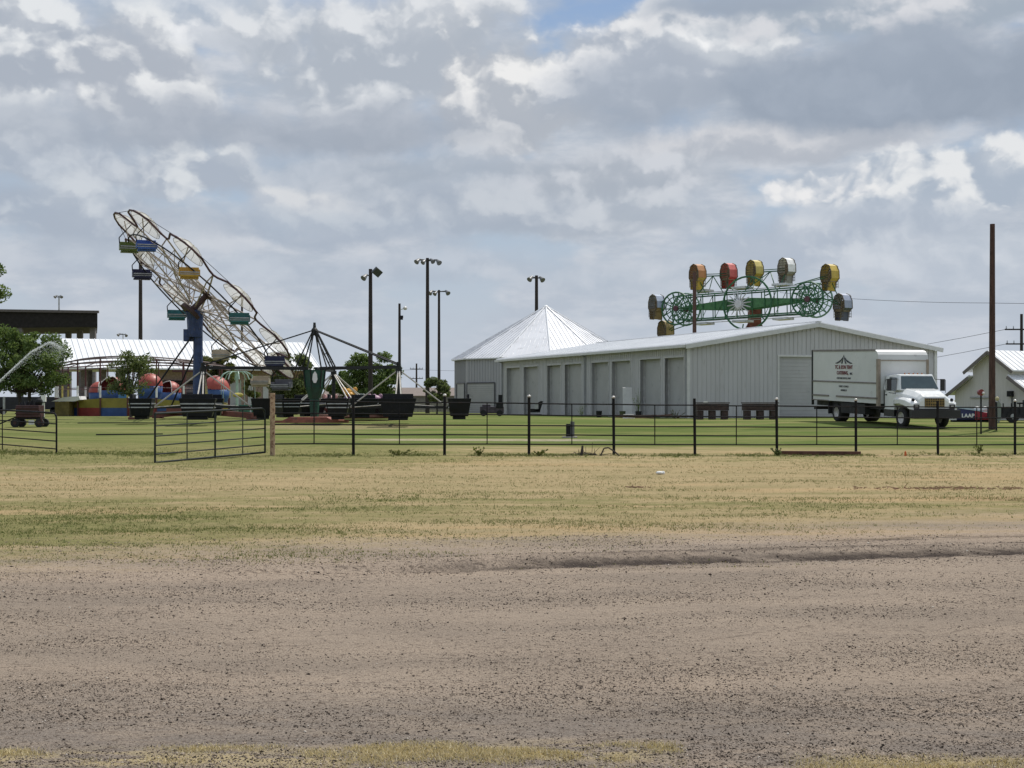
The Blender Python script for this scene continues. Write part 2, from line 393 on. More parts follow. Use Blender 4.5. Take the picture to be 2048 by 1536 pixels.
# bare earth showing through
bd = gy-(gx*.40+16.2) + (B-.5)*5.0 + (SF-.5)*2.4
cover = (bd+(Cn-.5)*3.0+(mid-.5)*2.5).sm(-1.6, 1.8)
fgn = noise(vec(t, gx*.8, gy*2.2, 51.0), 2.6, 5, .7)
fgc = (((gy-(6.36+gx*.04)) + (A-.5)*.5).un('ABSOLUTE').sm(.02, .24, 1, 0)*gx.sm(.4, .9, 1, 0)*fgn.sm(.46, .58)*.75)
fgc = fgc.mx((gy-6.15+(A-.5)*.3).un('ABSOLUTE').sm(.02, .2, 1, 0)*gx.sm(1.2, 1.6)*fgn.sm(.42, .56)*.8)
patch = ((gy-22.5-(SF-.5)*3).un('ABSOLUTE')).sm(.1, .7, 1, 0)*gx.sm(6.5, 8.0)*SF.sm(.4, .55)
gcol_ = mix(t, cover, mix(t, fgc, dirt, (.47, .38, .215)), grass)
gcol_ = mix(t, patch*.8, gcol_, (.25, .17, .11))
pth = (gy-51.0+(SF-.5)*1.5).un('ABSOLUTE').sm(.2, 1.2, 1, 0)*gx.sm(-6, -4.4)*gx.sm(2.5, 4.5, 1, 0)*SF.sm(.35, .5)
gcol_ = mix(t, pth*.8, gcol_, (.42, .35, .28))
circ = ((gx+7.7)*(gx+7.7)*.6+(gy-64.0)*(gy-64.0)).un('SQRT')
gcol_ = mix(t, circ.sm(2.0, 4.5, .75, 0)*SF.sm(.35, .55), gcol_, (.30, .24, .15))
gcol_ = mix(t, gy.sm(140, 260)*.8, gcol_, (.30, .26, .15))
t.links.new(gcol_.k, b.inputs['Base Color']); b.inputs['Roughness'].default_value = 1.0; b.inputs['Specular IOR Level'].default_value = 0.0
bn = t.nodes.new('ShaderNodeBump'); bn.inputs['Strength'].default_value = .9; bn.inputs['Distance'].default_value = .03
hh = noise(Pn, 26, 6, .75)+Cn*.8+fine*.4; t.links.new(hh.k, bn.inputs['Height']); t.links.new(bn.outputs[0], b.inputs['Normal'])
go = raw_mesh('ground', gv.reshape(-1, 3), gf, gm_); kind(go, 'structure')
go.data.polygons.foreach_set('use_smooth', [True]*len(go.data.polygons))

def island_mat(name, stops, rough=.9, trans=0.0):
    m = bpy.data.materials.new(name); m.use_nodes = True; t = m.node_tree; b = t.nodes['Principled BSDF']
    g = t.nodes.new('ShaderNodeNewGeometry'); c = ramp(S(t, g.outputs['Random Per Island']), stops)
    t.links.new(c.k, b.inputs['Base Color']); b.inputs['Roughness'].default_value = rough; b.inputs['Specular IOR Level'].default_value = .04
    if trans:
        tr = t.nodes.new('ShaderNodeBsdfTranslucent'); t.links.new(mix(t, .4, c, (.25, .35, .05)).k, tr.inputs[0])
        mxn = t.nodes.new('ShaderNodeMixShader'); mxn.inputs[0].default_value = trans
        t.links.new(b.outputs[0], mxn.inputs[1]); t.links.new(tr.outputs[0], mxn.inputs[2]); t.links.new(mxn.outputs[0], t.nodes['Material Output'].inputs[0])
    return m
def fast_h(X, Y):
    return np.array([ground_h(a, b) for a, b in zip(X, Y)])
# gravel
N = 135000
py = rng.uniform(1070, 1540, N)**1.0; Yg = 1.6*F/(py-HY); Xg = (rng.uniform(-30, 2078, N)-CX)/F*Yg
fld = np.array([mnoise.noise(Vector((a*.55, c*1.6, 0)))+.6*mnoise.noise(Vector((a*.15, c*1.1, 7))) for a, c in zip(Xg, Yg)])
den = np.clip(.42+fld*1.1+np.where(Yg < 7.9, .35, 0)-np.where((Yg > 9.5) & (Yg < 11), .12, 0), .06, 1)
bdl = Yg-(Xg*.47+15.6); den = np.where(bdl > 0, den*np.exp(-bdl*.38), den)
trk = np.abs(Yg-(13.55+.235*Xg)); den = np.where((trk < .5) & (Xg > -2), 1, den)
kp = rng.random(N) < den; Xg = Xg[kp]; Yg = Yg[kp]; N = len(Xg); Zg = fast_h(Xg, Yg)
sz = np.exp(rng.normal(math.log(.0031), .36, N)); sz = np.clip(sz, .0016, .0085)*(1+np.clip(Yg-8, 0, 8)*.09)
octa = np.array([[1, 0, 0], [0, 1, 0], [-1, 0, 0], [0, -1, 0], [0, 0, 1], [0, 0, -1]], float)
of = np.array([[0, 1, 4], [1, 2, 4], [2, 3, 4], [3, 0, 4], [1, 0, 5], [2, 1, 5], [3, 2, 5], [0, 3, 5]])
an = rng.uniform(0, 6.28, N); ca, sa = np.cos(an), np.sin(an)
V = octa[None]*rng.uniform(.55, 1.3, (N, 6, 1))*np.stack([rng.uniform(.8, 1.9, N), np.ones(N), rng.uniform(.5, .95, N)], -1)[:, None, :]
V = V*sz[:, None, None]; Vx = V[..., 0]*ca[:, None]-V[..., 1]*sa[:, None]; Vy = V[..., 0]*sa[:, None]+V[..., 1]*ca[:, None]
V = np.stack([Vx+Xg[:, None], Vy+Yg[:, None], V[..., 2]+(Zg+sz*.3)[:, None]], -1).reshape(-1, 3)
Fc = (of[None]+(np.arange(N)*6)[:, None, None]).reshape(-1, 3)
m_grav = island_mat('gravel_stones', [(0, (.030, .024, .020)), (.25, (.07, .055, .046)), (.45, (.15, .12, .098)), (.7, (.27, .22, .175)), (.965, (.40, .32, .255)), (.99, (.62, .56, .48))])
kind(raw_mesh('gravel', V, Fc, m_grav), 'stuff')
# grass blades
def blades(name, X, Y, h, w, mat, k=3):
    n = len(X); Z = fast_h(X, Y)
    X = np.repeat(X, k)+rng.normal(0, .03, n*k); Y = np.repeat(Y, k)+rng.normal(0, .03, n*k); Z = np.repeat(Z, k)
    n = n*k; a = rng.uniform(0, math.pi, n); hh = h*rng.uniform(.4, 1.3, n); ww = w*rng.uniform(.6, 1.3, n)
    dxx = np.cos(a)*ww; dyy = np.sin(a)*ww; lx = rng.normal(0, .6, n)*hh; ly = rng.normal(0, .6, n)*hh
    V = np.stack([np.stack([X-dxx, Y-dyy, Z-.003], -1), np.stack([X+dxx, Y+dyy, Z-.003], -1), np.stack([X+lx, Y+ly, Z+hh], -1)], 1).reshape(-1, 3)
    kind(raw_mesh(name, V, np.arange(n*3).reshape(-1, 3), mat), 'stuff')
m_gr = island_mat('green_grass_blades', [(0, (.06, .075, .028)), (.45, (.13, .15, .055)), (.8, (.24, .235, .10)), (1, (.42, .36, .20))], .8, .25)
m_st = island_mat('dry_grass_blades', [(0, (.17, .14, .075)), (.4, (.34, .27, .14)), (.8, (.45, .36, .19)), (1, (.55, .47, .28))], .85, .15)
m_st2 = island_mat('straw_blades', [(0, (.34, .26, .13)), (.4, (.62, .50, .27)), (.8, (.80, .67, .40)), (1, (.88, .78, .55))], .85, .15)
N = 95000
py = rng.uniform(905, 1135, N); Yb = 1.6*F/(py-HY); Xb = (rng.uniform(-40, 2088, N)-CX)/F*Yb
bdl = Yb-(Xb*.47+16.4)+np.array([mnoise.noise(Vector((a*.2, c*.6, 3)))*3 for a, c in zip(Xb, Yb)])
gn = np.array([mnoise.noise(Vector((a*.3, c*.9, 13))) for a, c in zip(Xb, Yb)])
gl_ = np.interp(Yb, [14, 16, 20, 23, 26, 31, 36, 44], [.5, .75, .7, .35, .12, .3, .6, .6]); gr_ = np.interp(Yb, [14, 19, 21.5, 24, 28, 36, 39, 44], [.15, .25, .5, .3, .1, .15, .5, .5])
wl = np.clip((Xb+6.5)/8, 0, 1); gp = gl_*(1-wl)+gr_*wl+gn*.5
on = (rng.random(N) < np.clip(np.interp(bdl, [-3.2, -.5, 1.5], [0, .3, 1]), 0, 1)) & (rng.random(N) < np.clip(.35+gn, .15, 1))
isg = rng.random(N) < gp
hs = np.interp(Yb, [14, 40], [.022, .05])
s1 = on & isg; s2 = on & ~isg
blades('green_grass', Xb[s1], Yb[s1], np.repeat(hs[s1], 3), .006, m_gr)
blades('dry_grass', Xb[s2], Yb[s2], np.repeat(hs[s2], 3)*.6, .006, m_st)
# foreground dry tufts
N = 16000
Yt = rng.normal(6.36, .13, N); Xt = rng.uniform(-2.6, .75, N); nn = np.array([mnoise.noise(Vector((a*1.3, c*5, 1))) for a, c in zip(Xt, Yt)])
n3 = np.array([mnoise.noise(Vector((a*5, c*14, 8))) for a, c in zip(Xt, Yt)])
k1 = (nn+.7*n3 > .05) & (Yt > 5.9) & ((Yt-6.3) < .14+Xt*.06+.10)
Yt2 = rng.normal(6.15, .07, 1800); Xt2 = rng.uniform(1.25, 2.6, 1800)
Xa = np.concatenate([Xt[k1], Xt2]); Ya = np.concatenate([Yt[k1], Yt2])
blades('dry_grass', Xa, Ya, .014, .0020, m_st2, 4)
# weeds along the fence
N = 2600; Xw = rng.uniform(-6.4, 17, N); Yw = 38.6+(Xw+6.6)*.26+rng.normal(0, .55, N)
nn = np.array([mnoise.noise(Vector((a*.9, 0, 5))) for a in Xw]); kp = nn+rng.normal(0, .12, N) > -.05
blades('green_grass', Xw[kp], Yw[kp], .055, .010, m_gr, 5)
N = 900; Xw = rng.uniform(-15, -9.2, N); Yw = 38.4+rng.normal(0, .6, N)
blades('green_grass', Xw, Yw, .055, .010, m_gr, 5)

# ------------------------------------------------------------------ fence and gates
def fence_pt(px):
    Y = 38.6+(px-545)/(2030-545)*5.9; return Vector((PX(px, Y), Y, 0))
f0 = fence_pt(545); f1 = fence_pt(2030); fd = (f1-f0).normalized()
def fz(p): return gz(p.x, p.y)
ft = thing('pipe_fence', 'long black pipe fence of five rails across the grass, right of the gate', 'fence', (f0.x, f0.y, fz(f0)))
posts = [707, 889, 1058, 1228, 1390, 1554, 1712, 1876, 2030, 2185]
org = Vector((f0.x, f0.y, fz(f0)))
capped = {889, 1058, 1228, 1554, 1712, 2030}
for px in posts:
    p = fence_pt(px); z0 = fz(p); top = z0+1.70
    mb = MB(); ln = Vector((random.uniform(-.02, .02), random.uniform(-.02, .02), 0)); mb.tube(p+Vector((0, 0, z0-.3))-org, p+ln+Vector((0, 0, top))-org, .042, n=8)
    po = mb.build('post', m_blk, ft)
    if px in capped:
        cb = MB(); cb.ball(p+ln+Vector((0, 0, top+.01))-org, .055, 8, (1, 1, .8)); c = cb.build('cap', m_cap, po, True)
hts = [1.50, 1.165, .855, .585, .315]
allp = [548]+posts
for h in hts:
    mb = MB()
    for a, bq in zip(allp[:-1], allp[1:]):
        p = fence_pt(a); q = fence_pt(bq)
        sag = .012*random.uniform(-1, 1); mid = (p+q)/2
        zz = lambda v: Vector((v.x, v.y, fz(v)+h))-org
        mb.tube(zz(p), zz(mid)+Vector((0, 0, sag)), .022, n=6, cap=False); mb.tube(zz(mid)+Vector((0, 0, sag)), zz(q), .022, n=6, cap=False)
    mb.build('rail', m_blk, ft)
for a, bq in zip(allp[:-1], allp[1:]):
    mid = (fence_pt(a)+fence_pt(bq))/2
    mb = MB(); mb.tube(Vector((mid.x, mid.y, fz(mid)+.31))-org, Vector((mid.x, mid.y, fz(mid)+1.50))-org, .017, n=6)
    mb.build('upright', m_blk, ft)
# gate post
gp_ = Vector((f0.x, f0.y, fz(f0)))
mb = MB(); mb.tube(gp_+Vector((0, 0, -.3)), gp_+Vector((0, 0, 1.72)), .07, n=10)
tag(mb.build('gate_post', m_rustpost), 'rusty cream gate post between the green gate and the black fence', 'post')
def gate(name, A, Bp, h, label, mat, left_round=True, right_round=False, mids=(.27, .52, .78), big=.52):
    A = Vector(A); Bp = Vector(Bp); d = (Bp-A); L = d.length; d.normalize()
    g = thing(name, label, 'gate', A)
    up = Vector((0, 0, 1)); r = .026
    mb = MB(); rc = .16
    o = Vector((0, 0, 0)); e = Bp-A
    pts = [o+up*.06]
    if left_round: pts += [o+up*(h-rc), o+d*rc*.12+up*(h-rc*.5), o+d*rc*.5+up*(h-rc*.12), o+d*rc+up*h]
    else: pts += [o+up*h]
    if right_round: pts += [e-d*rc+up*h, e-d*rc*.5+up*(h-rc*.12), e-d*rc*.12+up*(h-rc*.5), e+up*(h-rc)]
    else: pts += [e+up*h]
    pts += [e+up*.06, o+up*.06]
    mb.path(pts, r, 8); mb.build('frame', mat, g)
    for fr in (.25, .46, .65, .83):
        mb = MB(); zz = h-(h-.06)*fr*1.0
        mb.tube(o+up*zz, e+up*zz, .018); mb.build('rail', mat, g)
    for m_ in mids:
        mb = MB(); p = d*L*m_; mb.tube(p+up*.06, p+up*h, .026 if m_ == big else .015); mb.build('upright', mat, g)
    return g
A = G(310, 34.6, .03); A.z = PZ(930, 34.6); Bq = G(530, 38.5, .03)
gate('farm_gate', A, Bq, 1.27, 'green pipe farm gate standing open beside the rusty post', m_gate, False, True)
A = Vector((PX(113, 38.2), 38.2, PZ(917, 38.2))); Bq = Vector((PX(-180, 43.5), 43.5, gz(-18, 43.5)+.02))
gate('farm_gate', A, Bq, 1.24, 'black pipe gate with a rounded corner at the left edge of the photo', m_blk, True, False, (.34, .7), 0)

# ------------------------------------------------------------------ warehouse
wd = Vector((-.3408, .940, 0)); wg = Vector((.94, .3408, 0)); WL = 34.0; WW = 17.9; up = Vector((0, 0, 1))
w0 = Vector((10.7, 85.0, 0.0)); zb = .25; EV = 4.98; RG = 6.42
wt = thing('storage_warehouse', 'long white metal storage building with low gable and row of roll-up doors', 'building', w0)
def wl(s_, g_, z_): return wd*s_+wg*g_+up*z_
def s_of(px):
    tq = (px-CX)/F; return (10.7-85*tq)/(.3408+.94*tq)
doors = [(1281, 1321), (1330, 1368), (1224, 1261), (1183.5, 1217), (1130, 1163), (1095, 1122), (1048, 1076), (1014, 1040)]
dr = sorted([(s_of(b_), s_of(a_)) for a_, b_ in doors]); DT = 4.22
# long wall pieces
def wallbox(mb, s0, s1, g0, g1, z0, z1):
    mb.boxf(wl((s0+s1)/2, (g0+g1)/2, (z0+z1)/2), wd*(s1-s0)/2, wg*(g1-g0)/2, up*(z1-z0)/2)
mb = MB(); cur_s = 0.0
for s0, s1 in dr+[(WL, WL)]:
    if s0-cur_s > .02: wallbox(mb, cur_s, s0, 0, .2, zb, DT)
    cur_s = s1
wallbox(mb, 0, WL, 0, .2, DT, EV-.02)
k = .15
while k < WL:
    inn = any(a_-.05 < k < b_+.05 for a_, b_ in dr)
    wallbox(mb, k-.03, k+.03, -.03, 0, DT+.15 if inn else zb, EV-.05); k += .305
mb.build('long_wall', m_wall, wt)
mb = MB(); wallbox(mb, 0, WL, WW-.2, WW, zb, EV-.02); mb.build('rear_long_wall', m_wall, wt)
def gh(g): return EV+(RG-EV)*(1-abs(g-WW/2)/(WW/2))-.05
mb = MB()
gd0, gd1, gdt = 6.3, 10.5, 4.3      # gable roll-up door
poly = [(0, zb), (gd0, zb), (gd0, gdt), (gd1, gdt), (gd1, zb), (WW, zb), (WW, EV-.05), (WW/2, RG-.05), (0, EV-.05)]
# split in convex pieces
for pl in ([(0.2, zb), (gd0, zb), (gd0, gh(gd0)), (0.2, gh(0.2))], [(gd0, gdt), (gd1, gdt), (gd1, gh(gd1)), (WW/2, gh(WW/2)), (gd0, gh(gd0))], [(gd1, zb), (WW-.2, zb), (WW-.2, gh(WW-.2)), (gd1, gh(gd1))]):
    mb.prism(pl, (0, 0, 0), wg, up, wd*.2)
k = .35
while k < WW-.2:
    z0 = gdt+.1 if gd0-.06 < k < gd1+.06 else zb
    mb.boxf(wl(-.015, k, (z0+gh(k)-.1)/2), wd*.015, wg*.028, up*(gh(k)-.1-z0)/2); k += .305
mb.build('gable_wall', m_wall, wt)
mb = MB(); mb.prism([(0.2, zb), (WW-.2, zb), (WW-.2, gh(WW-.2)), (WW/2, gh(WW/2)), (0.2, gh(0.2))], wd*(WL-.2), wg, up, wd*.2); mb.build('far_gable_wall', m_wall, wt)
for i, (s0, s1) in enumerate(dr):
    mb = MB(); z = zb
    while z < DT:
        wallbox(mb, s0-.02, s1+.02, .33, .37, z, min(DT, z+.085)); wallbox(mb, s0-.02, s1+.02, .345, .37, z+.085, min(DT, z+.105)); z += .105
    dd = mb.build('roll_up_door', m_door, wt)
    mb = MB(); wallbox(mb, s0-.06, s0, -.035, .33, zb, DT+.06); wallbox(mb, s1, s1+.06, -.035, .33, zb, DT+.06); wallbox(mb, s0, s1, -.036, .33, DT, DT+.08)
    mb.build('frame', M('door_trim', (.50, .50, .49), .5), dd)
mb = MB(); z = zb
while z < gdt:
    mb.boxf(wl(.12, (gd0+gd1)/2, z+.1), wd*.02, wg*(gd1-gd0)/2, up*.1); mb.boxf(wl(.14, (gd0+gd1)/2, z+.215), wd*.02, wg*(gd1-gd0)/2, up*.02); z += .23
dd = mb.build('roll_up_door', m_door, wt)
mb = MB()
for gq in (gd0-.05, gd1+.05): mb.boxf(wl(-.02, gq, (zb+gdt)/2), wd*.03, wg*.05, up*(gdt-zb)/2)
mb.boxf(wl(-.02, (gd0+gd1)/2, gdt+.06), wd*.035, wg*(gd1-gd0+.2)/2, up*.06); mb.build('frame', m_trim, dd)
# roof
ov = .35
for side in (0, 1):
    mb = MB()
    e0 = -ov if side == 0 else WW+ov; sl_ = (RG-EV)/(WW/2); ze = EV-ov*sl_
    p = lambda s_, g_, z_: wl(s_, g_, z_)
    a_ = p(-ov, e0, ze+.02); b_ = p(WL+ov, e0, ze+.02); c_ = p(WL+ov, WW/2, RG+.02); d_ = p(-ov, WW/2, RG+.02)
    th = up*.05
    mb.add([a_, b_, c_, d_, a_+th, b_+th, c_+th, d_+th], [(0, 1, 2, 3), (7, 6, 5, 4), (0, 4, 5, 1), (1, 5, 6, 2), (2, 6, 7, 3), (3, 7, 4, 0)])
    s_ = -ov+.1
    while s_ < WL+ov:
        mb.bar(p(s_, e0, ze+.085), p(s_, WW/2, RG+.085), .05, .04); s_ += .305
    mb.build('roof', m_roof, wt)
mb = MB(); mb.bar(wl(-ov-.02, WW/2, RG+.11), wl(WL+ov+.02, WW/2, RG+.11), .4, .05); mb.build('ridge_cap', m_roof, wt)
mb = MB(); ze = EV-ov*(RG-EV)/(WW/2)
mb.bar(wl(-ov-.03, -ov, ze-.1), wl(-ov-.03, WW/2, RG-.11), .05, .26); mb.bar(wl(-ov-.03, WW/2, RG-.11), wl(-ov-.03, WW+ov, ze-.1), .05, .26)
mb.build('rake_trim', m_trim, wt)
mb = MB(); mb.bar(wl(-ov, -ov-.08, ze-.07), wl(WL+ov, -ov-.08, ze-.07), .14, .16); mb.build('gutter', m_trim, wt)
for sq in (-.05+.15, s_of(1172), WL-.4):
    mb = MB(); mb.bar(wl(sq, -.09, EV-.3), wl(sq, -.09, zb), .10, .08); mb.bar(wl(sq, -.09, EV-.3), wl(sq, -ov-.08, ze-.12), .10, .08); mb.build('downspout', M('downspout', (.30, .31, .32), .5), wt)
mb = MB(); mb.boxf(wl(-.035, -.0, (zb+EV)/2-.1), wd*.06, wg*.09, up*(EV-zb)/2-up*.1); mb.build('corner_trim', m_trim, wt); mb = MB(); mb.boxf(wl(-.035, WW, (zb+EV)/2-.1), wd*.06, wg*.10, up*(EV-zb)/2-up*.1); mb.build('corner_trim', m_trim, wt)
mb = MB(); wallbox(mb, -.1, WL, -.06, .1, zb-.3, .42); mb.boxf(wl(-.08, WW/2, .2), wd*.06, wg*WW/2, up*.25); mb.build('foundation', m_conc, wt)

# ------------------------------------------------------------------ round building
RC = Vector((PX(1092, 140), 140.0, 0)); RR = 9.15; EZ = 5.7; AZ = 11.0
rt = thing('round_pavilion', 'twelve-sided white metal pavilion with tall cone roof behind the storage building', 'building', RC)
def rp(k, r, z): a = R(-90+1.5+30*k); return Vector((r*math.cos(a), r*math.sin(a), z))
mb = MB()
vs = [rp(k, RR, .1) for k in range(12)]+[rp(k, RR, EZ-.05) for k in range(12)]
mb.add(vs, [(i, (i+1) % 12, 12+(i+1) % 12, 12+i) for i in range(12)])
for k in range(12):
    a_ = rp(k, RR+.03, .1); c_ = rp(k+1, RR+.03, .1)
    for j in range(1, 13):
        p = a_.lerp(c_, j/13); mb.bar(p, p+up*(EZ-.2), .05, .05)
mb.build('wall', M('round_wall', (.40, .40, .42), .5, 0, .05, .6, streak=True), rt)
ap = Vector((0, 0, AZ))
for k in range(12):
    mb = MB(); a_ = rp(k, RR+.3, EZ-.1); c_ = rp(k+1, RR+.3, EZ-.1)
    mb.add([a_, c_, ap, a_-up*.1, c_-up*.1, ap-up*.1], [(0, 1, 2), (5, 4, 3), (0, 3, 4, 1), (1, 4, 5, 2), (2, 5, 3, 0)])
    dn = (ap-(a_+c_)/2); L = dn.length; un_ = (c_-a_); Wd = un_.length; un_.normalize(); nrm = un_.cross(dn).normalized()
    if nrm.z < 0: nrm = -nrm
    x = -Wd/2+.2
    while x < Wd/2:
        frac = 1-abs(x)/(Wd/2)
        if frac > .05:
            p = (a_+c_)/2+un_*x+nrm*.02; q = p+dn*frac*.97; mb.bar(p, q, .05, .035)
        x += .42
    mb.build('roof_panel', m_roofg, rt)
mb = MB()
for k in range(12): mb.bar(rp(k, RR+.3, EZ-.06), ap+up*.06, .14, .05)
mb.lathe([(.001, AZ+.12), (.3, AZ-.05)], (0, 0, 0), 12); mb.build('hip_caps', m_roof, rt)
def fdoor(k, u0, u1, zt):
    a_ = rp(k, RR+.06, 0); c_ = rp(k+1, RR+.06, 0); d_ = (c_-a_).normalized(); L = (c_-a_).length; n_ = Vector((d_.y, -d_.x, 0))
    mb = MB(); z = .3
    while z < zt: mb.boxf(a_+d_*L*(u0+u1)/2+up*(z+.09)+n_*.02, d_*L*(u1-u0)/2, n_*.02, up*.085); z += .2
    o = mb.build('roll_up_door', m_door, rt)
    mb = MB()
    for u in (u0, u1): mb.bar(a_+d_*L*u+up*.2+n_*.04, a_+d_*L*u+up*(zt+.05)+n_*.04, .12, .08)
    mb.bar(a_+d_*L*(u0)+up*(zt+.08)+n_*.04, a_+d_*L*u1+up*(zt+.08)+n_*.04, .08, .12); mb.build('frame', M('dark_trim', (.08, .08, .09), .5), o)
fdoor(10, .04, .82, 3.15); fdoor(9, .30, .92, 3.15)

# ------------------------------------------------------------------ long white roofed pavilion on the left
lt_Y = 125.0
def box_thing(mb, x0, x1, y0, y1, z0, z1): mb.boxf(((x0+x1)/2, (y0+y1)/2, (z0+z1)/2), ((x1-x0)/2, 0, 0), (0, (y1-y0)/2, 0), (0, 0, (z1-z0)/2))
lx0, lx1 = -42.4, -19.2; ez, rz_ = PZ(737, 125), PZ(681, 131)
lt = thing('picnic_pavilion', 'long pavilion with ribbed white metal roof and tan stone walls behind the rides', 'building', (0, 0, 0))
ly_ = R(24); pv = Vector((-30.8, 131, 0)); lt.rotation_euler = (0, 0, ly_); lt.location = pv-Matrix.Rotation(ly_, 3, 'Z') @ pv
mb = MB(); yf, yr, yb = 124.6, 131.0, 137.5
for (ya, za, yb_, zb_) in ((yf, ez, yr, rz_), (yr, rz_, yb, ez)):
    mb.add([(lx0, ya, za), (lx1, ya, za), (lx1, yb_, zb_), (lx0, yb_, zb_), (lx0, ya, za-.12), (lx1, ya, za-.12), (lx1, yb_, zb_-.12), (lx0, yb_, zb_-.12)],
           [(0, 1, 2, 3), (7, 6, 5, 4), (0, 4, 5, 1), (1, 5, 6, 2), (2, 6, 7, 3), (3, 7, 4, 0)])
x = lx0+.1
while x < lx1: mb.bar((x, yf, ez+.02), (x, yr, rz_+.02), .05, .07); x += .50
mb.build('roof', m_roof, lt)
m_stone = M('tan_stone', (.36, .26, .20), .85, 0, .25, 6, bump=.5, bs=8, dirt=((.24, .18, .15), .3))
wx0, wx1 = -34.0, -19.8
mb = MB(); box_thing(mb, wx0, wx1, 126, 136, .1, ez-.1); mb.build('wall', m_stone, lt)
mb = MB(); mb.prism([(126, ez-.12), (136, ez-.12), (131, rz_-.15)], (wx1-.2, 0, 0), (0, 1, 0), (0, 0, 1), (.2, 0, 0)); mb.build('gable', m_stone, lt)
for xd, w_, zt, mt in ((-31.5, 1.0, 778, m_door), (-27.2, 1.2, 765, m_door), (-24.2, .5, 770, m_trim), (-25.6, .5, 765, m_trim)):
    mb = MB(); box_thing(mb, xd-w_/2, xd+w_/2, 125.9, 126.0, .2, PZ(zt, 126)); mb.build('door', mt, lt)
mb = MB(); box_thing(mb, -33.5, -29.5, 125.6, 125.9, PZ(765, 126), PZ(761, 126)); mb.build('beam', m_dark, lt)
for X in (-41.8, -40.2, -38.6, -37.0, -35.2):
    mb = MB(); box_thing(mb, X-.3, X+.3, 126.7, 127.3, .1, ez); mb.build('column', M('stone_column', (.20, .17, .16), .85, 0, .25, 5, bump=.4), lt)
for X in (-41.5, -38.8, -36.0):
    mb = MB(); box_thing(mb, X-.3, X+.3, 134.7, 135.3, .1, ez); mb.build('column', MATS['stone_column'], lt)

# dark open grandstand roof far behind
dk = thing('open_shelter', 'tall dark flat-roofed shelter on concrete columns at far left', 'building', (0, 0, 0))
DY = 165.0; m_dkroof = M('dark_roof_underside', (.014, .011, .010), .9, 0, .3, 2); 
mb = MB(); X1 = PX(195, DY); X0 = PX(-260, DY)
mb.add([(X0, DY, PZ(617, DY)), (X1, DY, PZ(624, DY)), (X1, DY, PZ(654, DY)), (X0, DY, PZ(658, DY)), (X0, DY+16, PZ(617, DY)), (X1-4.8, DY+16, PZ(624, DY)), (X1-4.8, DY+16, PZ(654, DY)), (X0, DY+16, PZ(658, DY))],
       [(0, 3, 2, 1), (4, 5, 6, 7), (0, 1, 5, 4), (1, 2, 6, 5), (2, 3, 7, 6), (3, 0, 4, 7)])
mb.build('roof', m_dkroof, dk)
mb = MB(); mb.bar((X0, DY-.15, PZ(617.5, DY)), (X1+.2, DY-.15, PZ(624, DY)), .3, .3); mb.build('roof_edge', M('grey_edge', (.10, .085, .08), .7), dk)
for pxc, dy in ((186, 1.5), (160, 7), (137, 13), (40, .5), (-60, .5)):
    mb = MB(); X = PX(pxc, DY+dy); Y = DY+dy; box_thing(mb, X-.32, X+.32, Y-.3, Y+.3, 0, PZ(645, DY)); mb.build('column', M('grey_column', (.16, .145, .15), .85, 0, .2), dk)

# low brown roofed shed and pale fence on the horizon
sh = thing('low_shed', 'long low shed with faded brown roof on the horizon between the light poles', 'shed')
SY = 190.0; sx0, sx1 = PX(640, SY), PX(940, SY)
mb = MB(); mb.prism([(SY, PZ(792, SY)), (SY+9, PZ(774, SY)), (SY+18, PZ(792, SY))], (sx0, 0, 0), (0, 1, 0), (0, 0, 1), (sx1-sx0, 0, 0)); mb.build('roof', M('brown_roof', (.17, .135, .115), .8, 0, .15), sh)
mb = MB(); box_thing(mb, sx0+.2, sx1-.2, SY+.3, SY+17, 0, PZ(791, SY)); mb.build('wall', M('shed_wall', (.17, .16, .145), .8), sh)
bfc = thing('board_fence', 'low pale board fence in front of the brown-roofed shed', 'fence')
BY = 150.0; mb = MB(); x = PX(690, BY)
while x < PX(912, BY): box_thing(mb, x, x+.14, BY, BY+.03, .2, PZ(803, BY)+random.uniform(-.03, .03)); x += .16
mb.build('boards', M('weathered_boards', (.27, .25, .22), .85, 0, .15), bfc)
mb = MB(); mb.bar((PX(690, BY), BY+.06, .9), (PX(912, BY), BY+.06, .9), .05, .1); mb.build('rail', MATS['weathered_boards'], bfc)

# ------------------------------------------------------------------ monitor barn on the right
BG = Vector((PX(1984, 80), 80.0, 0)); bw = Vector((.53, -.848, 0)); br = Vector((.848, .53, 0))
bt = thing('small_barn', 'small pale monitor barn with stepped white metal roof behind the wooden pole', 'barn', BG)
m_barn = M('barn_boards', (.55, .53, .50), .75, 0, .06, 2, streak=True)
hu, hl, za, zu, zs, zl, LB = 1.35, 2.65, 4.38, 3.45, 2.95, 2.1, 11.0
prof = [(-hl, .2), (hl, .2), (hl, zl), (hu, zs), (hu, zu), (0, za), (-hu, zu), (-hu, zs), (-hl, zl)]
mb = MB()
for pl in ([(-hu, .2), (hu, .2), (hu, zu), (0, za-.05), (-hu, zu)], [(-hl, .2), (-hu, .2), (-hu, zs-.05), (-hl, zl-.05)], [(hu, .2), (hl, .2), (hl, zl-.05), (hu, zs-.05)]):
    mb.prism(pl, (0, 0, 0), bw, up, br*LB)
mb.build('wall', m_barn, bt)
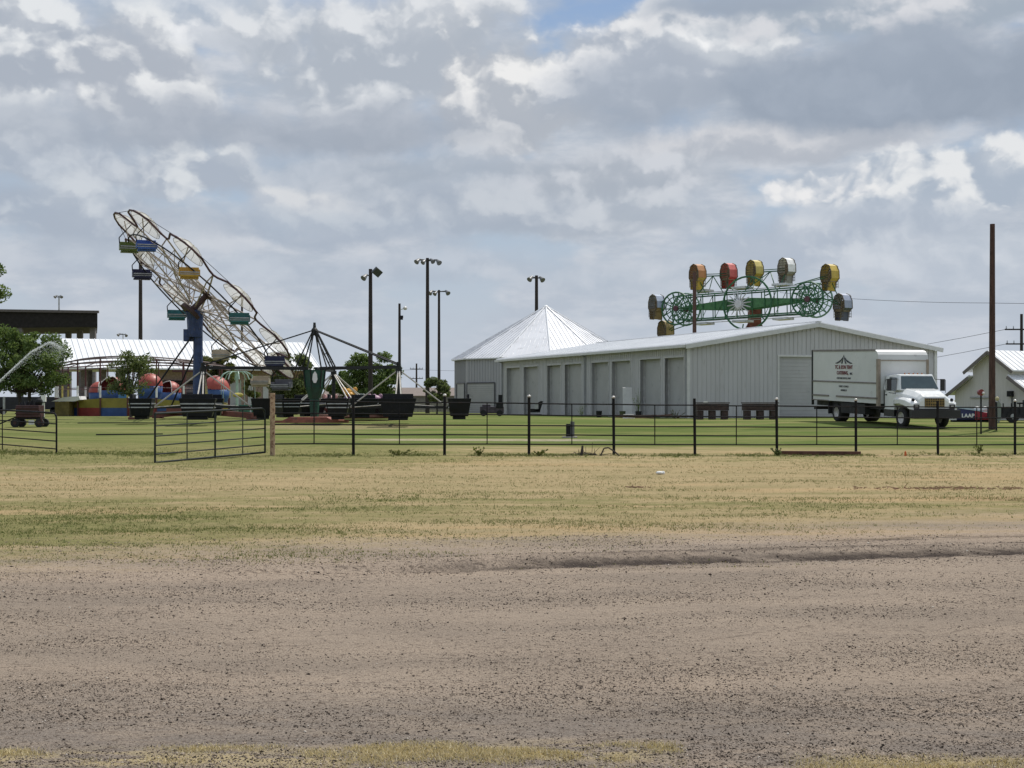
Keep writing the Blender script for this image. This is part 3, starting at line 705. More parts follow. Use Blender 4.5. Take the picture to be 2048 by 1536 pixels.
def slab(mb, p0, p1, o0, o1, th=.07):
    a_ = bw*p0[0]+up*p0[1]; c_ = bw*p1[0]+up*p1[1]
    q = [a_+br*o0, c_+br*o0, c_+br*o1, a_+br*o1]; mb.add(q+[v+up*th for v in q], [(0, 1, 2, 3), (7, 6, 5, 4), (0, 4, 5, 1), (1, 5, 6, 2), (2, 6, 7, 3), (3, 7, 4, 0)])
    s_ = o0+.1
    while s_ < o1: mb.bar(a_+br*s_+up*(th+.015), c_+br*s_+up*(th+.015), .04, .03); s_ += .45
for nm, a_, c_ in (('upper_roof', (0, za), (hu+.35, zu-.24)), ('upper_roof', (0, za), (-hu-.35, zu-.24)), ('lower_roof', (hu, zs), (hl+.35, zl-.22)), ('lower_roof', (-hu, zs), (-hl-.35, zl-.22))):
    mb = MB(); slab(mb, a_, c_, -.4, LB+.3); mb.build(nm, m_roof, bt)
mb = MB()
for a_, c_ in (((0, za), (hu+.35, zu-.24)), ((0, za), (-hu-.35, zu-.24)), ((hu, zs), (hl+.35, zl-.22)), ((-hu, zs), (-hl-.35, zl-.22))):
    mb.bar(bw*a_[0]+up*(a_[1]-.06)-br*.42, bw*c_[0]+up*(c_[1]-.06)-br*.42, .05, .18)
mb.build('fascia', M('barn_fascia', (.16, .14, .13), .7), bt)
mb = MB(); mb.boxf(bw*1.35-br*.12+up*1.95, bw*.16, br*.1, up*.16); mb.tube(bw*1.45-br*.1+up*1.8, bw*1.45-br*.1+up*.4, .03); mb.build('meter_box', m_dark, bt)
mb = MB(); mb.boxf(-bw*.5-br*.06+up*1.75, bw*1.0, br*.03, up*.035); mb.build('shelf_trim', m_galv, bt)
mb = MB(); mb.boxf(bw*2.3-br*.03+up*1.3, bw*.18, br*.02, up*.3); mb.build('window', m_glass, bt)

# ------------------------------------------------------------------ poles
def pole(name, label, px, top, Y, wpx, lamps=(), mat=None, base=None, cat='light pole', group=None, lean=0.0):
    p = G(px, Y); r = wpx/2/F*Y
    tp = thing(name, label, cat, p, 0, group)
    H = PZ(top, Y)-p.z
    mb = MB(); mb.tube((0, 0, -.3), (lean*H, 0, H), r*1.15, r*.8, 10); mb.build('pole', mat or m_wood, tp)
    k = Y/F
    for (dx, dy, kind_, sc) in lamps:
        c = Vector((dx*k+lean*H, -.3, H+dy*k)); mb = MB()
        if kind_ == 'arm':
            mb.bar((lean*H-dx*k, 0, H+dy*k), (lean*H+dx*k, 0, H+dy*k), .12, .12); mb.build('crossarm', m_dark, tp); continue
        s_ = sc*k
        if kind_ == 'round':   # bell flood light
            d = Vector((math.copysign(.45, dx) if dx else .1, -.55, -.55)).normalized(); a_ = c; q = c+d*s_
            mb.tube(a_-d*s_*.35, a_, s_*.2, s_*.32, 10); mb.tube(a_, q, s_*.32, s_*.62, 12)
            mb.tube(a_-d*s_*.2, Vector((lean*H, 0, H+dy*k)), .045, n=5)
            mb.build('flood_light', M('lamp_housing', (.13, .135, .14), .5, .1), tp)
        elif kind_ == 'square':
            d = Vector((.35, -.7, -.45)).normalized(); sd = d.cross(up).normalized(); u2 = sd.cross(d)
            rot = R(35); a1 = sd*math.cos(rot)+u2*math.sin(rot); a2 = -sd*math.sin(rot)+u2*math.cos(rot)
            mb.boxf(c, a1*s_, a2*s_*.8, d*s_*.3); mb.tube(c, Vector((lean*H, 0, H+dy*k)), .06, n=5)
            mb.build('flood_light', M('lamp_housing_dark', (.07, .075, .08), .4, .4), tp)
        elif kind_ == 'small':
            mb.ball(c, s_*.5, 8, (1, 1, .8)); mb.tube(c, Vector((lean*H, 0, H+dy*k-.1)), .03, n=5); mb.build('lamp', m_cap, tp)
        elif kind_ == 'box':
            mb.box(c, (s_, s_*.6, s_*.8)); mb.build('bracket', m_dark, tp)
    return tp
pole('light_pole', 'dark pole with one big square floodlight, standing behind the kiddie ride', 741, 538, 95, 9, [(14, -7, 'square', 9), (-8, -14, 'round', 10)])
pole('light_pole', 'tallest dark pole with four round floodlights left of the cone roof', 855, 516, 132, 8, [(20, -4, 'arm', 1), (-17, -4, 'round', 9), (20, -6, 'round', 9), (-5, -6, 'round', 8), (8, -4, 'round', 8)])
pole('light_pole', 'thin dark floodlight pole just right of the tallest one', 878, 580, 165, 6, [(14, -3, 'arm', 1), (-14, -3, 'round', 8), (15, -3, 'round', 8), (-5, -5, 'round', 7)])
pole('light_pole', 'dark floodlight pole rising from behind the cone roof', 1073, 551, 165, 8, [(9, -5, 'arm', 1), (-10, -4, 'round', 9), (8, -5, 'round', 9)])
pole('light_pole', 'dark lamp pole partly hidden behind the left end of the tilted wheel', 281, 497, 150, 8, [(-5, -4, 'small', 9), (4, -6, 'box', 8)])
pole('light_pole', 'dark pole with one white lamp on its right, beside the black frame ride', 799, 607, 105, 6, [(12, -10, 'small', 9), (5, -27, 'box', 6), (5, -31, 'box', 5)])
pole('light_pole', 'slim floodlight pole seen through the right half of the tilted wheel', 484, 590, 150, 5, [(12, -4, 'arm', 1), (-12, -4, 'round', 7), (12, -5, 'round', 7)])
pole('light_pole', 'short grey lamp pole sticking up above the dark shelter roof', 118, 592, 230, 3.4, [(5, -2, 'arm', 1), (-4, 0, 'round', 5), (5, 0, 'round', 5)], m_galv)
pole('light_pole', 'tiny distant floodlight pole above the long white roof', 246, 667, 260, 2.2, [(6, -2, 'arm', 1), (-6, -1, 'round', 5), (6, -2, 'round', 5)], m_galv)
pole('utility_pole', 'bare reddish pole standing in front of the cage ride', 1389, 545, 124, 8.5, [], m_wood2, cat='pole')
pole('utility_pole', 'thick bare reddish-brown wooden pole near the right edge, closest of all poles', 1984, 448, 58, 12, [], m_wood2, cat='pole', lean=.002)
def upole(label, px, top, Y, wpx, arms):
    p = G(px, Y); tp = thing('utility_pole', label, 'utility pole', p); H = PZ(top, Y)-p.z; k = Y/F
    mb = MB(); mb.tube((0, 0, -.3), (0, 0, H), wpx/2*k*1.1, wpx/2*k*.8, 8); mb.build('pole', m_wood, tp)
    for (py_, half) in arms:
        z = PZ(py_, Y)-p.z; mb = MB(); mb.bar((-half*k, -.1, z), (half*k, -.1, z), .12, .12); ca_ = mb.build('crossarm', m_wood, tp)
        for s_ in (-.92, -.5, .5, .92):
            mb = MB(); mb.tube((half*k*s_, -.1, z+.06), (half*k*s_, -.1, z+.30), .05, .03, 6); mb.build('insulator', m_galv, ca_)
    return tp
upole('distant utility pole with two crossarms low on the horizon left of the round building', 833, 727, 240, 4, [(738, 13), (757, 13)])
upole('dark utility pole with two crossarms above the barn roof at the right edge', 2043, 628, 120, 7, [(659, 34), (688, 32)])
def wire(label, pts, r=.012):
    mb = MB(); out = []
    for a_, b_ in zip(pts[:-1], pts[1:]):
        a_ = Vector(a_); b_ = Vector(b_); L = (b_-a_).length
        for i in range(12): f_ = i/12; out.append(a_.lerp(b_, f_)-up*(4*.008*L*f_*(1-f_)))
    out.append(Vector(pts[-1])); mb.path(out, r, 5)
    tag(mb.build('power_line', m_dark), label, 'wire')
wire('thin overhead wire running right from the cage ride', [P(1560, 585, 190), P(1984, 606, 150), P(2300, 603, 140)], .022)
wire('faint upper power line between the storage building and the far right utility pole', [P(1500, 715, 260), P(2010, 659, 120), P(2400, 640, 100)], .02)
wire('faint lower power line between the storage building and the far right utility pole', [P(1500, 745, 260), P(2012, 688, 120), P(2400, 672, 100)], .02)
wire('very faint power line crossing the horizon beside the tallest light pole', [P(700, 742, 240), P(833, 739, 240), P(1000, 742, 240)], .02)
# pole side riser and red lamp post
p = G(1996, 57.6); rz2 = thing('conduit_riser', 'grey-green sheet guard and black conduit leaning beside the thick wooden pole', 'conduit', p)
mb = MB(); mb.tube((-.06, 0, -.1), (-.08, 0, 1.25), .035, n=8); mb.build('conduit', m_dark, rz2)
mb = MB(); mb.prism([(0, .35), (.12, .5), (.13, 1.15), (.02, 1.3), (-.03, 1.2)], (0, 0, 0), (1, 0, 0), (0, 0, 1), (0, .05, 0)); mb.build('guard', M('grey_green', (.19, .22, .20), .6), rz2)
mb = MB(); mb.ball((-.04, -.02, 1.38), .09, 8); mb.build('cap', M('straw_cap', (.45, .40, .24), .7), rz2)
p = G(1962, 56); rl = thing('lamp_post', 'short black post topped by a red lamp, left of the thick wooden pole', 'lamp', p)
mb = MB(); mb.tube((0, 0, -.1), (0, 0, 1.55), .035, n=8); mb.build('post', m_dark, rl)
mb = MB(); mb.tube((-.06, .02, 1.66), (-.02, -.12, 1.66), .11, .13, 12); mb.build('lamp', M('dark_red_lamp', (.18, .02, .02), .35), rl)
mb = MB(); mb.ball((.05, -.13, 1.63), .065, 8); mb.build('lens', m_cap, rl)

# ------------------------------------------------------------------ trees
m_bark = M('bark', (.055, .045, .038), .9, 0, .35, 6, bump=.5)
def leafmat(nm, cs): return island_mat(nm, cs, .7, .3)
LF = {
 'deep': leafmat('deep_green_leaves', [(0, (.040, .065, .026)), (.35, (.088, .135, .045)), (.75, (.155, .215, .078)), (1, (.27, .33, .14))]),
 'sage': leafmat('sage_leaves', [(0, (.05, .065, .03)), (.5, (.095, .12, .055)), (1, (.20, .22, .11))]),
 'olive': leafmat('olive_leaves', [(0, (.055, .065, .022)), (.5, (.11, .12, .04)), (1, (.22, .2, .08))]),
}
def tree(name, label, px, Y, top, bot, half, leaf='deep', n=7000, ls=.13, clumps=34, trunks=1, holes=.0, seed=1, dens=1.0):
    rs = np.random.default_rng(seed); k = Y/F; p = G(px, Y); tp = thing(name, label, 'tree', p)
    zt = PZ(top, Y)-p.z; zb_ = PZ(bot, Y)-p.z; cz = (zt+zb_)/2; hz = (zt-zb_)/2; hx = half*k
    cs = []
    for i in range(clumps):
        v = rs.uniform(-1, 1, 3)
        if np.linalg.norm(v) > 1.18: v *= 1.05/np.linalg.norm(v)
        c = np.array([v[0]*hx*.90, v[1]*hx*.80, cz+v[2]*hz*.86]); s = rs.uniform(.10, .34)*min(hx, hz)*dens
        cs.append((c, s))
    # trunk and limbs
    mb = MB(); 
    for q in range(trunks):
        ox = (q-(trunks-1)/2)*.5; a_ = Vector((ox, 0, -.2)); m1 = Vector((ox*1.3+rs.uniform(-.1, .1), 0, zb_+.15*hz)); r0 = .020*zt+.025
        mb.tube(a_, m1, r0, r0*.75, 8)
        for i in range(q, clumps, trunks):
            c, s = cs[i]; mid = m1.lerp(Vector(c), .5)+Vector((0, 0, -.08*hz)); mb.tube(m1, mid, r0*.30, r0*.16, 5); mb.tube(mid, Vector(c), r0*.16, r0*.05, 5)
    mb.build('trunk', m_bark, tp)
    w = np.array([s**2 for c, s in cs]); w /= w.sum(); ci = rs.choice(clumps, n, p=w)
    C = np.array([c for c, s in cs])[ci]; Sg = np.array([s for c, s in cs])[ci]
    v = rs.normal(size=(n, 3)); v /= np.linalg.norm(v, axis=1)[:, None]; rr = rs.uniform(.05, 1.6, n)**.55
    C = C+v*(Sg*rr)[:, None]*np.array([1.15, 1.15, .85])
    a1 = rs.normal(size=(n, 3)); a1 /= np.linalg.norm(a1, axis=1)[:, None]; a2 = np.cross(a1, rs.normal(size=(n, 3))); a2 /= np.linalg.norm(a2, axis=1)[:, None]
    L = ls*rs.uniform(.5, 1.3, n)[:, None]
    Vv = np.stack([C-a1*L, C+a2*L*.45, C+a1*L, C-a2*L*.45], 1).reshape(-1, 3)
    raw_mesh('crown', Vv, np.arange(n*4).reshape(-1, 4), LF[leaf], tp)
    return tp
tree('shade_tree', 'large bushy green tree at the left edge behind the black gate', 50, 98, 645, 796, 80, 'deep', 19000, .13, 80, 2, seed=3, dens=.68)
tree('young_tree', 'thin grey-green young tree in front of the red and blue tub ride', 262, 92, 700, 796, 48, 'sage', 3600, .10, 46, 1, seed=24, dens=.85)
tree('shade_tree', 'yellow-green tree directly right of the blue ride mast', 440, 112, 690, 775, 34, 'olive', 6000, .14, 26, 1, seed=5)
tree('round_tree', 'round olive-green tree behind the lower end of the tilted wheel', 576, 112, 697, 800, 46, 'sage', 10000, .13, 36, 1, seed=6)
tree('shade_tree', 'bright green tree behind the right arm of the black frame ride', 742, 110, 707, 800, 46, 'deep', 11000, .14, 36, 1, seed=7)
tree('shade_tree', 'darker smaller tree between the green ride cone and the tall lamp pole', 690, 116, 742, 800, 36, 'deep', 5500, .14, 24, 1, seed=8)
tree('young_tree', 'small round pale tree at the foot of the tallest light pole', 874, 122, 756, 806, 27, 'sage', 4500, .13, 20, 1, seed=9)
tree('tall_tree', 'tall tree with only its outer leaves showing at the upper left edge', -56, 110, 500, 640, 55, 'deep', 9000, .16, 50, 1, seed=10)
tree('shrub', 'dark bush behind the striped kiddie animals', 505, 100, 745, 800, 18, 'olive', 2400, .11, 14, 1, seed=12)
# weeds by the fence and the wall
def weed(label, px, Y, h, w, n=60, leaf='olive', group='low weeds growing along the fence line'):
    p = G(px, Y); rs = np.random.default_rng(int(px)); mb = MB()
    for i in range(14):
        a_ = rs.uniform(0, 6.28); q = Vector((math.cos(a_)*w*rs.uniform(.2, 1), math.sin(a_)*w*.5, h*rs.uniform(.4, 1))); mb.tube((0, 0, -.02), q, .008, .004, 4)
        for j in range(int(n/14)):
            c = q*rs.uniform(.3, 1); d = Vector(rs.normal(size=3)).normalized(); e = d.cross(Vector(rs.normal(size=3))).normalized(); s = .04*rs.uniform(.6, 1.6)
            mb.add([c-d*s, c+e*s*.5, c+d*s, c-e*s*.5], [(0, 1, 2, 3)])
    o = mb.build('weed', LF[leaf]); o.location = p; tag(o, label, 'weed', group)
weed('small weed at the fence left of the first capped black post', 800, 39.3, .22, .5)
weed('upright weed between the first and second capped black fence posts', 958, 39.6, .30, .2)
weed('small weed right beside the second capped black fence post', 1078, 40.2, .2, .3)
weed('leafy grey weed wrapped around the foot of a fence post near the truck', 1556, 42.4, .25, .55, 160, 'sage')
weed('thin tall weed by the fence left of the thick wooden pole', 1958, 45, .35, .18)
weed('dark scraggly weed against the storage wall near the leaning white board', 1276, 86, 1.9, .35, 90, 'deep', 'weeds at the storage wall')
weed('low dark weed at the storage wall in the middle of the doors', 1163, 93, .9, .5, 60, 'deep', 'weeds at the storage wall')
weed('brown weed clump at the storage wall by its near corner', 1350, 83.5, .6, .9, 160, 'olive', 'weeds at the storage wall')

# ------------------------------------------------------------------ tilted wheel ride (umbrella seats)
PY_ = 82.0
pr = G(396, PY_); pt = thing('tilted_wheel_ride', 'tall tilted wheel ride with umbrella-topped seats on a blue mast', 'fairground ride', pr)
O = pr
m_blue = M('blue_mast', (.022, .045, .13), .5, 0, .3, 3, dirt=((.10, .10, .12), .2))
m_maroon = M('maroon_pipe', (.06, .018, .022), .5, 0, .35, 4)
m_red = M('ride_red', (.33, .045, .03), .5, 0, .2, 3)
m_cream = M('cream_pipe', (.40, .34, .29), .6, 0, .35, 4, dirt=((.14, .08, .06), .4))
mb = MB(); topz = PZ(640, PY_)-O.z
mb.tube((0, 0, -.1), (0, 0, topz-.6), .30, .27, 14); mb.tube((0, 0, 0), (0, 0, .5), .5, .34, 14)
mb.tube((-.15, -.1, topz-1.0), (-.15, -.1, topz+.5), .42, .5, 10); mb.build('mast', m_blue, pt)
nv = Vector((.62, .30, .72)).normalized(); av = Vector((nv.z, 0, -nv.x)).normalized(); bv = nv.cross(av)
Cw = P(410, 594, PY_)-O+Vector((0, 0, 0)); RW = 6.8
def wp(th, r, h=0.0): a = R(th); return Cw+av*(math.cos(a)*r)-bv*(math.sin(a)*r)+nv*h
mb = MB(); mb.tube(Cw-nv*1.2, Cw+nv*.3, .20, .16, 12); mb.tube(Cw-nv*1.35, Cw-nv*1.15, .66, .66, 16); mb.tube(Cw+nv*.1, Cw+nv*.22, .42, .42, 14); mb.build('hub', M('ride_maroon', (.055, .028, .025), .7), pt)
mb = MB(); mb.tube(Vector((-.15, -.1, topz-.2)), Cw-nv*1.1, .36, .4, 10); mb.box((-.55, 0, topz-.9), (.5, .5, .7)); mb.build('tilt_arm', m_blue, pt)
seats = [29+36*i for i in range(10)]
# scalloped rim
pts = []
for th in seats:
    for dth, rr in ((-18, .82), (-15, .85), (-10, .985), (-5, 1.02), (0, 1.03), (5, 1.02), (10, .985), (15, .85)):
        pts.append(wp(th+dth, RW*rr, .0))
mb = MB(); mb.path(pts, .062, 6, True); mb.build('scalloped_rim', m_maroon, pt)
mb = MB(); mb.path([wp(th, RW*1.035, .04) for th in seats], .016, 4, True); mb.build('rim_cable', m_dark, pt)
mb = MB(); mb.path([wp(a_, RW*.80, -.5) for a_ in range(0, 360, 9)], .045, 6, True); mb.build('inner_ring', m_dark, pt)
mb = MB(); mb.path([wp(a_, RW*.34, -.1) for a_ in range(0, 360, 20)], .04, 5, True); mb.build('hub_ring', m_cream, pt)
for i, th in enumerate(seats):
    j = th-18; mb = MB()
    mb.tube(wp(j, .4, .2), wp(j, RW*.82, 0), .06, .045, 6); mb.tube(wp(j-3, .4, -.9), wp(j, RW*.80, -.5), .05, .04, 6)
    mb.tube(wp(j, RW*.82, 0), wp(j, RW*.80, -.5), .04); n_ = 5
    for q in range(1, n_):
        if i == 2: break
        f_ = q/n_; a_ = wp(j, .4, .2).lerp(wp(j, RW*.82, 0), f_); c_ = wp(j-3, .4, -.9).lerp(wp(j, RW*.80, -.5), f_); c2 = wp(j-3, .4, -.9).lerp(wp(j, RW*.80, -.5), f_-1/n_)
        mb.tube(a_, c_, .022, n=4); mb.tube(a_, c2, .022, n=4)
    mb.build('spoke', m_cream, pt)
    mb = MB(); mb.tube(wp(th, .45, .1), wp(th, RW*.80, -.5), .028, n=5); mb.tube(wp(th, RW*.80, -.5), wp(th, RW*.93, .12), .035, n=5); mb.tube(wp(j, RW*.45, .1), wp(th, RW*.80, -.5), .02, n=4); mb.build('stay_rod', m_cream, pt)
um = bpy.data.materials.new('umbrella_fibreglass'); um.use_nodes = True; t = um.node_tree; b = t.nodes['Principled BSDF']
b.inputs['Base Color'].default_value = (.62, .60, .55, 1); b.inputs['Roughness'].default_value = .45
tr = t.nodes.new('ShaderNodeBsdfTranslucent'); tr.inputs[0].default_value = (.75, .72, .64, 1); tp_ = t.nodes.new('ShaderNodeBsdfTransparent')
m1 = t.nodes.new('ShaderNodeMixShader'); m1.inputs[0].default_value = .45; t.links.new(b.outputs[0], m1.inputs[1]); t.links.new(tr.outputs[0], m1.inputs[2])
m2 = t.nodes.new('ShaderNodeMixShader'); m2.inputs[0].default_value = .48; t.links.new(m1.outputs[0], m2.inputs[1]); t.links.new(tp_.outputs[0], m2.inputs[2]); t.links.new(m2.outputs[0], t.nodes['Material Output'].inputs[0])
seatc = {0: (.015, .02, .07), 1: (.02, .13, .12), 2: (.50, .30, .03), 3: (.03, .10, .38), 4: (.10, .14, .02), 5: (.012, .014, .06), 6: (.02, .14, .15), 7: (.5, .44, .34), 8: (.45, .38, .28), 9: (.10, .10, .12)}
umr = 1.05; Mr = Matrix((av, bv, nv)).transposed()
for i, th in enumerate(seats):
    c = wp(th, RW*.87, .10)
    u = MB(); prof = [(.02, .34), (.3, .32), (.6, .24), (.9, .10), (umr, -.12)]; u.lathe(prof, c, 18, M3=Mr)
    uo = u.build('umbrella', um, pt, True)
    u = MB()
    for q in range(9):
        a_ = 2*math.pi*q/9; u.path([c+Mr @ Vector((r_*math.cos(a_), r_*math.sin(a_), z_+.012)) for r_, z_ in prof], .012, 4)
    u.path([c+Mr @ Vector((umr*math.cos(a_), umr*math.sin(a_), -.12)) for a_ in np.linspace(0, 6.28, 25)], .014, 4)
    u.build('ribs', M('umbrella_ribs', (.22, .2, .18), .5, .3), uo)
    s0 = c+Vector((0, 0, -1.34)); ez_ = Vector((0, 0, 1)); yaw = R(th*.5+20); fx = Vector((math.cos(yaw)*.35+.9, math.sin(yaw)*.3, 0)).normalized(); fy = Vector((-fx.y, fx.x, 0))
    sm_ = M('seat_paint_%d' % i, seatc[i], .4, 0, .15)
    sb = MB(); wx = .54
    sb.boxf(s0, fx*wx, fy*.36, ez_*.05); sb.boxf(s0+fy*.36+ez_*.22, fx*wx, fy*.035, ez_*.24); sb.boxf(s0-fy*.36+ez_*.02, fx*(wx-.05), fy*.03, ez_*.14)
    sb.boxf(s0+fx*wx+ez_*.12, fx*.03, fy*.34, ez_*.17); sb.boxf(s0-fx*wx+ez_*.12, fx*.03, fy*.34, ez_*.17); sb.boxf(s0-ez_*.16, fx*wx*.92, fy*.25, ez_*.05)
    so_ = sb.build('seat', sm_, pt, bevel=.02)
    sb = MB(); sb.boxf(s0-fy*.44+ez_*.13, fx*wx*.97, fy*.03, ez_*.03); sb.boxf(s0+ez_*.02-fy*.38, fx*wx, fy*.035, ez_*.02); sb.build('lap_bar', m_galv, so_)
    sb = MB(); e = s0-fx*wx+ez_*.15; sb.path([c+nv*.3, c-ez_*.15-fx*.1, c-ez_*.5-fx*.42, e+ez_*.5-fx*.04, e], .032, 6); sb.build('hanger', m_dark, so_)
# mast stays, base, outriggers
mb = MB(); mb.tube((-.2, -.2, 5.0), (-2.7, -1.2, 1.1), .055, n=6); mb.tube((-.2, .2, 4.0), (-2.2, 1.8, .3), .05, n=6); mb.build('brace', m_dark, pt)
mb = MB()
for dx_, dy_ in ((-3.4, -1.2), (3.4, -1.2), (-3.0, 2.6), (3.0, 2.6)): mb.bar((0, 0, .45), (dx_, dy_, .2), .22, .3); mb.box((dx_, dy_, .06), (.6, .5, .12))
mb.box((0, -.8, .5), (3.2, .5, .35)); mb.build('base_frame', M('rust_red_frame', (.15, .05, .035), .7, 0, .3, 3, dirt=((.08, .05, .04), .4)), pt)
mb = MB()
for i in range(5):
    x = 5.0+i*.55; mb.tube((x, -.8, .3), (x+.5, -.8, 1.15), .025, n=5); mb.tube((x+.5, -.8, .3), (x, -.8, 1.15), .025, n=5)
mb.bar((5, -.8, 1.15), (7.7, -.8, 1.15), .05, .05); mb.bar((5, -.8, .3), (7.7, -.8, .3), .05, .05); mb.build('side_lattice', m_cream, pt)

# ------------------------------------------------------------------ black spinning frame ride
SY0 = 70.5; sc0 = G(629, SY0); st = thing('spinning_frame_ride', 'spinning ride with black pyramid frame, green centre cone and twelve black tubs', 'fairground ride', sc0)
m_bf = M('black_frame_paint', (.008, .009, .010), .6, .0, .3, 4, dirt=((.06, .05, .04), .2))
m_grn = M('dark_green_paint', (.008, .055, .036), .45, 0, .3, 3)
m_strut = M('white_strut', (.50, .47, .42), .5, 0, .15, 4, dirt=((.3, .22, .16), .3))
m_tub = M('black_tub_paint', (.006, .007, .012), .45, .0, .3, 3, dirt=((.03, .03, .033), .25), spec=.25)
bz = PZ(737, SY0)-sc0.z; az_ = PZ(655, SY0)-sc0.z
hubs = [Vector((-5.2, -1.9, 0)), Vector((4.5, -3.2, 0)), Vector((.25, 5.6, 0))]
def cyl(mb, z0, z1, r0, r1, n=6, rot=0.3):
    mb.lathe([(.001, z0), (r0, z0), (r1, z1), (.001, z1)], (0, 0, 0), n, rot, rot+2*math.pi)
mb = MB(); cyl(mb, bz-.92, bz-.08, .44, .53); cyl(mb, bz-1.5, bz-.92, .30, .48); cyl(mb, .2, bz-1.5, .20, .26)
mb.build('centre_cone', m_grn, st)
mb = MB()
for k in range(6):
    a_ = .3+k*math.pi/3; mb.bar((.565*math.cos(a_), .565*math.sin(a_), bz), (.46*math.cos(a_), .46*math.sin(a_), bz-1.0), .05, .05)
mb.build('cone_trim', m_bf, st)
mb = MB(); mb.prism([(-.06, -.28), (.06, -.28), (.13, -.1), (.1, .15), (0, .3), (-.1, .15), (-.13, -.1)], (.10, -.56, bz-.45), (1, 0, 0), (0, 0, 1), (0, -.02, 0)); mb.build('white_emblem', m_wht, st)
mb = MB(); mb.lathe([(.06, az_+.25), (.08, az_), (.16, az_-.1), (.16, az_-.35), (.05, az_-.4)], (0, 0, 0), 10); mb.build('apex', m_bf, st)
mb = MB()
for k in range(6):
    a_ = .3+k*math.pi/3; mb.tube((.1*math.cos(a_), .1*math.sin(a_), az_-.2), (.98*math.cos(a_), .98*math.sin(a_), bz), .038, n=6)
mb.build('centre_mast', m_bf, st)
for h in hubs:
    u_ = h.normalized(); s_ = Vector((-u_.y, u_.x, 0)); mb = MB()
    mb.bar(Vector((0, 0, bz))+u_*.4, h+Vector((0, 0, bz)), .14, .16)
    mb.bar(Vector((0, 0, az_-.12))+s_*.08, h+Vector((0, 0, bz+.12))+s_*.14, .06, .06); mb.bar(Vector((0, 0, az_-.12))-s_*.08, h+Vector((0, 0, bz+.12))-s_*.14, .06, .06)
    for q in (.35, .6, .82):
        a_ = Vector((0, 0, az_-.12)).lerp(h+Vector((0, 0, bz+.12)), q); mb.bar(a_+s_*.12, a_-s_*.12, .04, .04)
    mb.build('sweep_arm', m_bf, st)
def tub(parent, c, yaw, stripes):
    f_ = Vector((math.cos(yaw), math.sin(yaw), 0)); s_ = Vector((-f_.y, f_.x, 0)); mb = MB()   # f_ = outward, s_ = seat width
    w1, w0, d1, d0, h = .84, .66, .56, .42, .86
    b0 = [c+s_*a*w0+f_*b_*d0 for a, b_ in ((-1, -1), (1, -1), (1, 1), (-1, 1))]
    t0 = [c+s_*a*w1+f_*b_*d1+up*h for a, b_ in ((-1, -1), (1, -1), (1, 1), (-1, 1))]
    ti = [c+s_*a*(w1-.05)+f_*b_*(d1-.05)+up*h for a, b_ in ((-1, -1), (1, -1), (1, 1), (-1, 1))]
    bi = [c+s_*a*(w0-.04)+f_*b_*(d0-.04)+up*.12 for a, b_ in ((-1, -1), (1, -1), (1, 1), (-1, 1))]
    mb.add(b0+t0+ti+bi, [(3, 2, 1, 0)]+[(i, (i+1) % 4, 4+(i+1) % 4, 4+i) for i in range(4)]+[(4+i, 4+(i+1) % 4, 8+(i+1) % 4, 8+i) for i in range(4)]+[(8+i, 8+(i+1) % 4, 12+(i+1) % 4, 12+i) for i in range(4)]+[(12, 13, 14, 15)])
    mb.boxf(c+f_*.42+up*(h+.06), s_*.70, f_*.05, up*.14)
    mb.boxf(c-up*.07, s_*.45, f_*.3, up*.08)
    o = mb.build('tub', m_tub, parent, bevel=.015)
    mb = MB(); mb.boxf(c+f_*.1+up*.34, s_*.60, f_*.28, up*.05); mb.build('seat', M('tub_seat', (.03, .025, .025), .7), o)
    mb = MB()
    for zz, gr_ in ((.60, .03), (.42, .03)):
        ww = w0+(w1-w0)*zz/h; dd = d0+(d1-d0)*zz/h; mb.boxf(c-f_*(dd+.03)+up*zz, s_*ww*.98, f_*.02, up*.03)
        if stripes: mb.boxf(c+f_*(dd+.03)+up*zz, s_*ww*.98, f_*.02, up*.03); mb.boxf(c+s_*(ww+.03)+up*zz, s_*.02, f_*dd*.9, up*.025)
    mb.build('bumper_trim', m_galv, o)
for hi, h in enumerate(hubs):
    hub = MB(); hub.tube(h+up*.35, h+up*(bz+.25), .10, n=10); hub.tube(h+up*.75, h+up*1.0, .22, n=12); hub.tube(h+up*(bz-.35), h+up*bz, .16, n=10)
    ho = hub.build('arm_hub', m_bf, st)
    base_a = (R(8), R(4), R(35))[hi]
    for q in range(4):
        a_ = base_a+q*math.pi/2; d_ = Vector((math.cos(a_), math.sin(a_), 0)); e = h+d_*2.35+up*.82; mb = MB()
        s_ = Vector((-d_.y, d_.x, 0))
        mb.tube(h+up*(bz-.12)+s_*.03, e+s_*.16, .036, n=6); mb.tube(h+up*(bz-.12)-s_*.03, e-s_*.16, .036, n=6); mb.tube(e+s_*.38, h+up*1.0, .022, n=5); mb.build('strut', m_strut, ho)
        mb = MB(); mb.bar(h+up*.85, e, .12, .12); mb.bar(e-s_*.4, e+s_*.4, .1, .1); mb.build('lower_arm', m_bf, ho)
        tub(st, h+d_*2.9+up*.40, a_, hi == 0 or q == 2)
mb = MB(); mb.prism([(-1.5, .06), (1.5, .06), (.9, .34), (-.9, .34)], (0, -2.3, 0), (1, 0, 0), (0, 0, 1), (0, 1.3, 0)); mb.box((.3, -1.2, .15), (2.4, 2.4, .16))
mb.bar((-1.6, -2.35, .12), (2.0, -2.35, .12), .08, .12); mb.build('entry_platform', M('faded_red_deck', (.30, .10, .07), .7, 0, .3, 2, dirt=((.12, .08, .06), .4)), st)

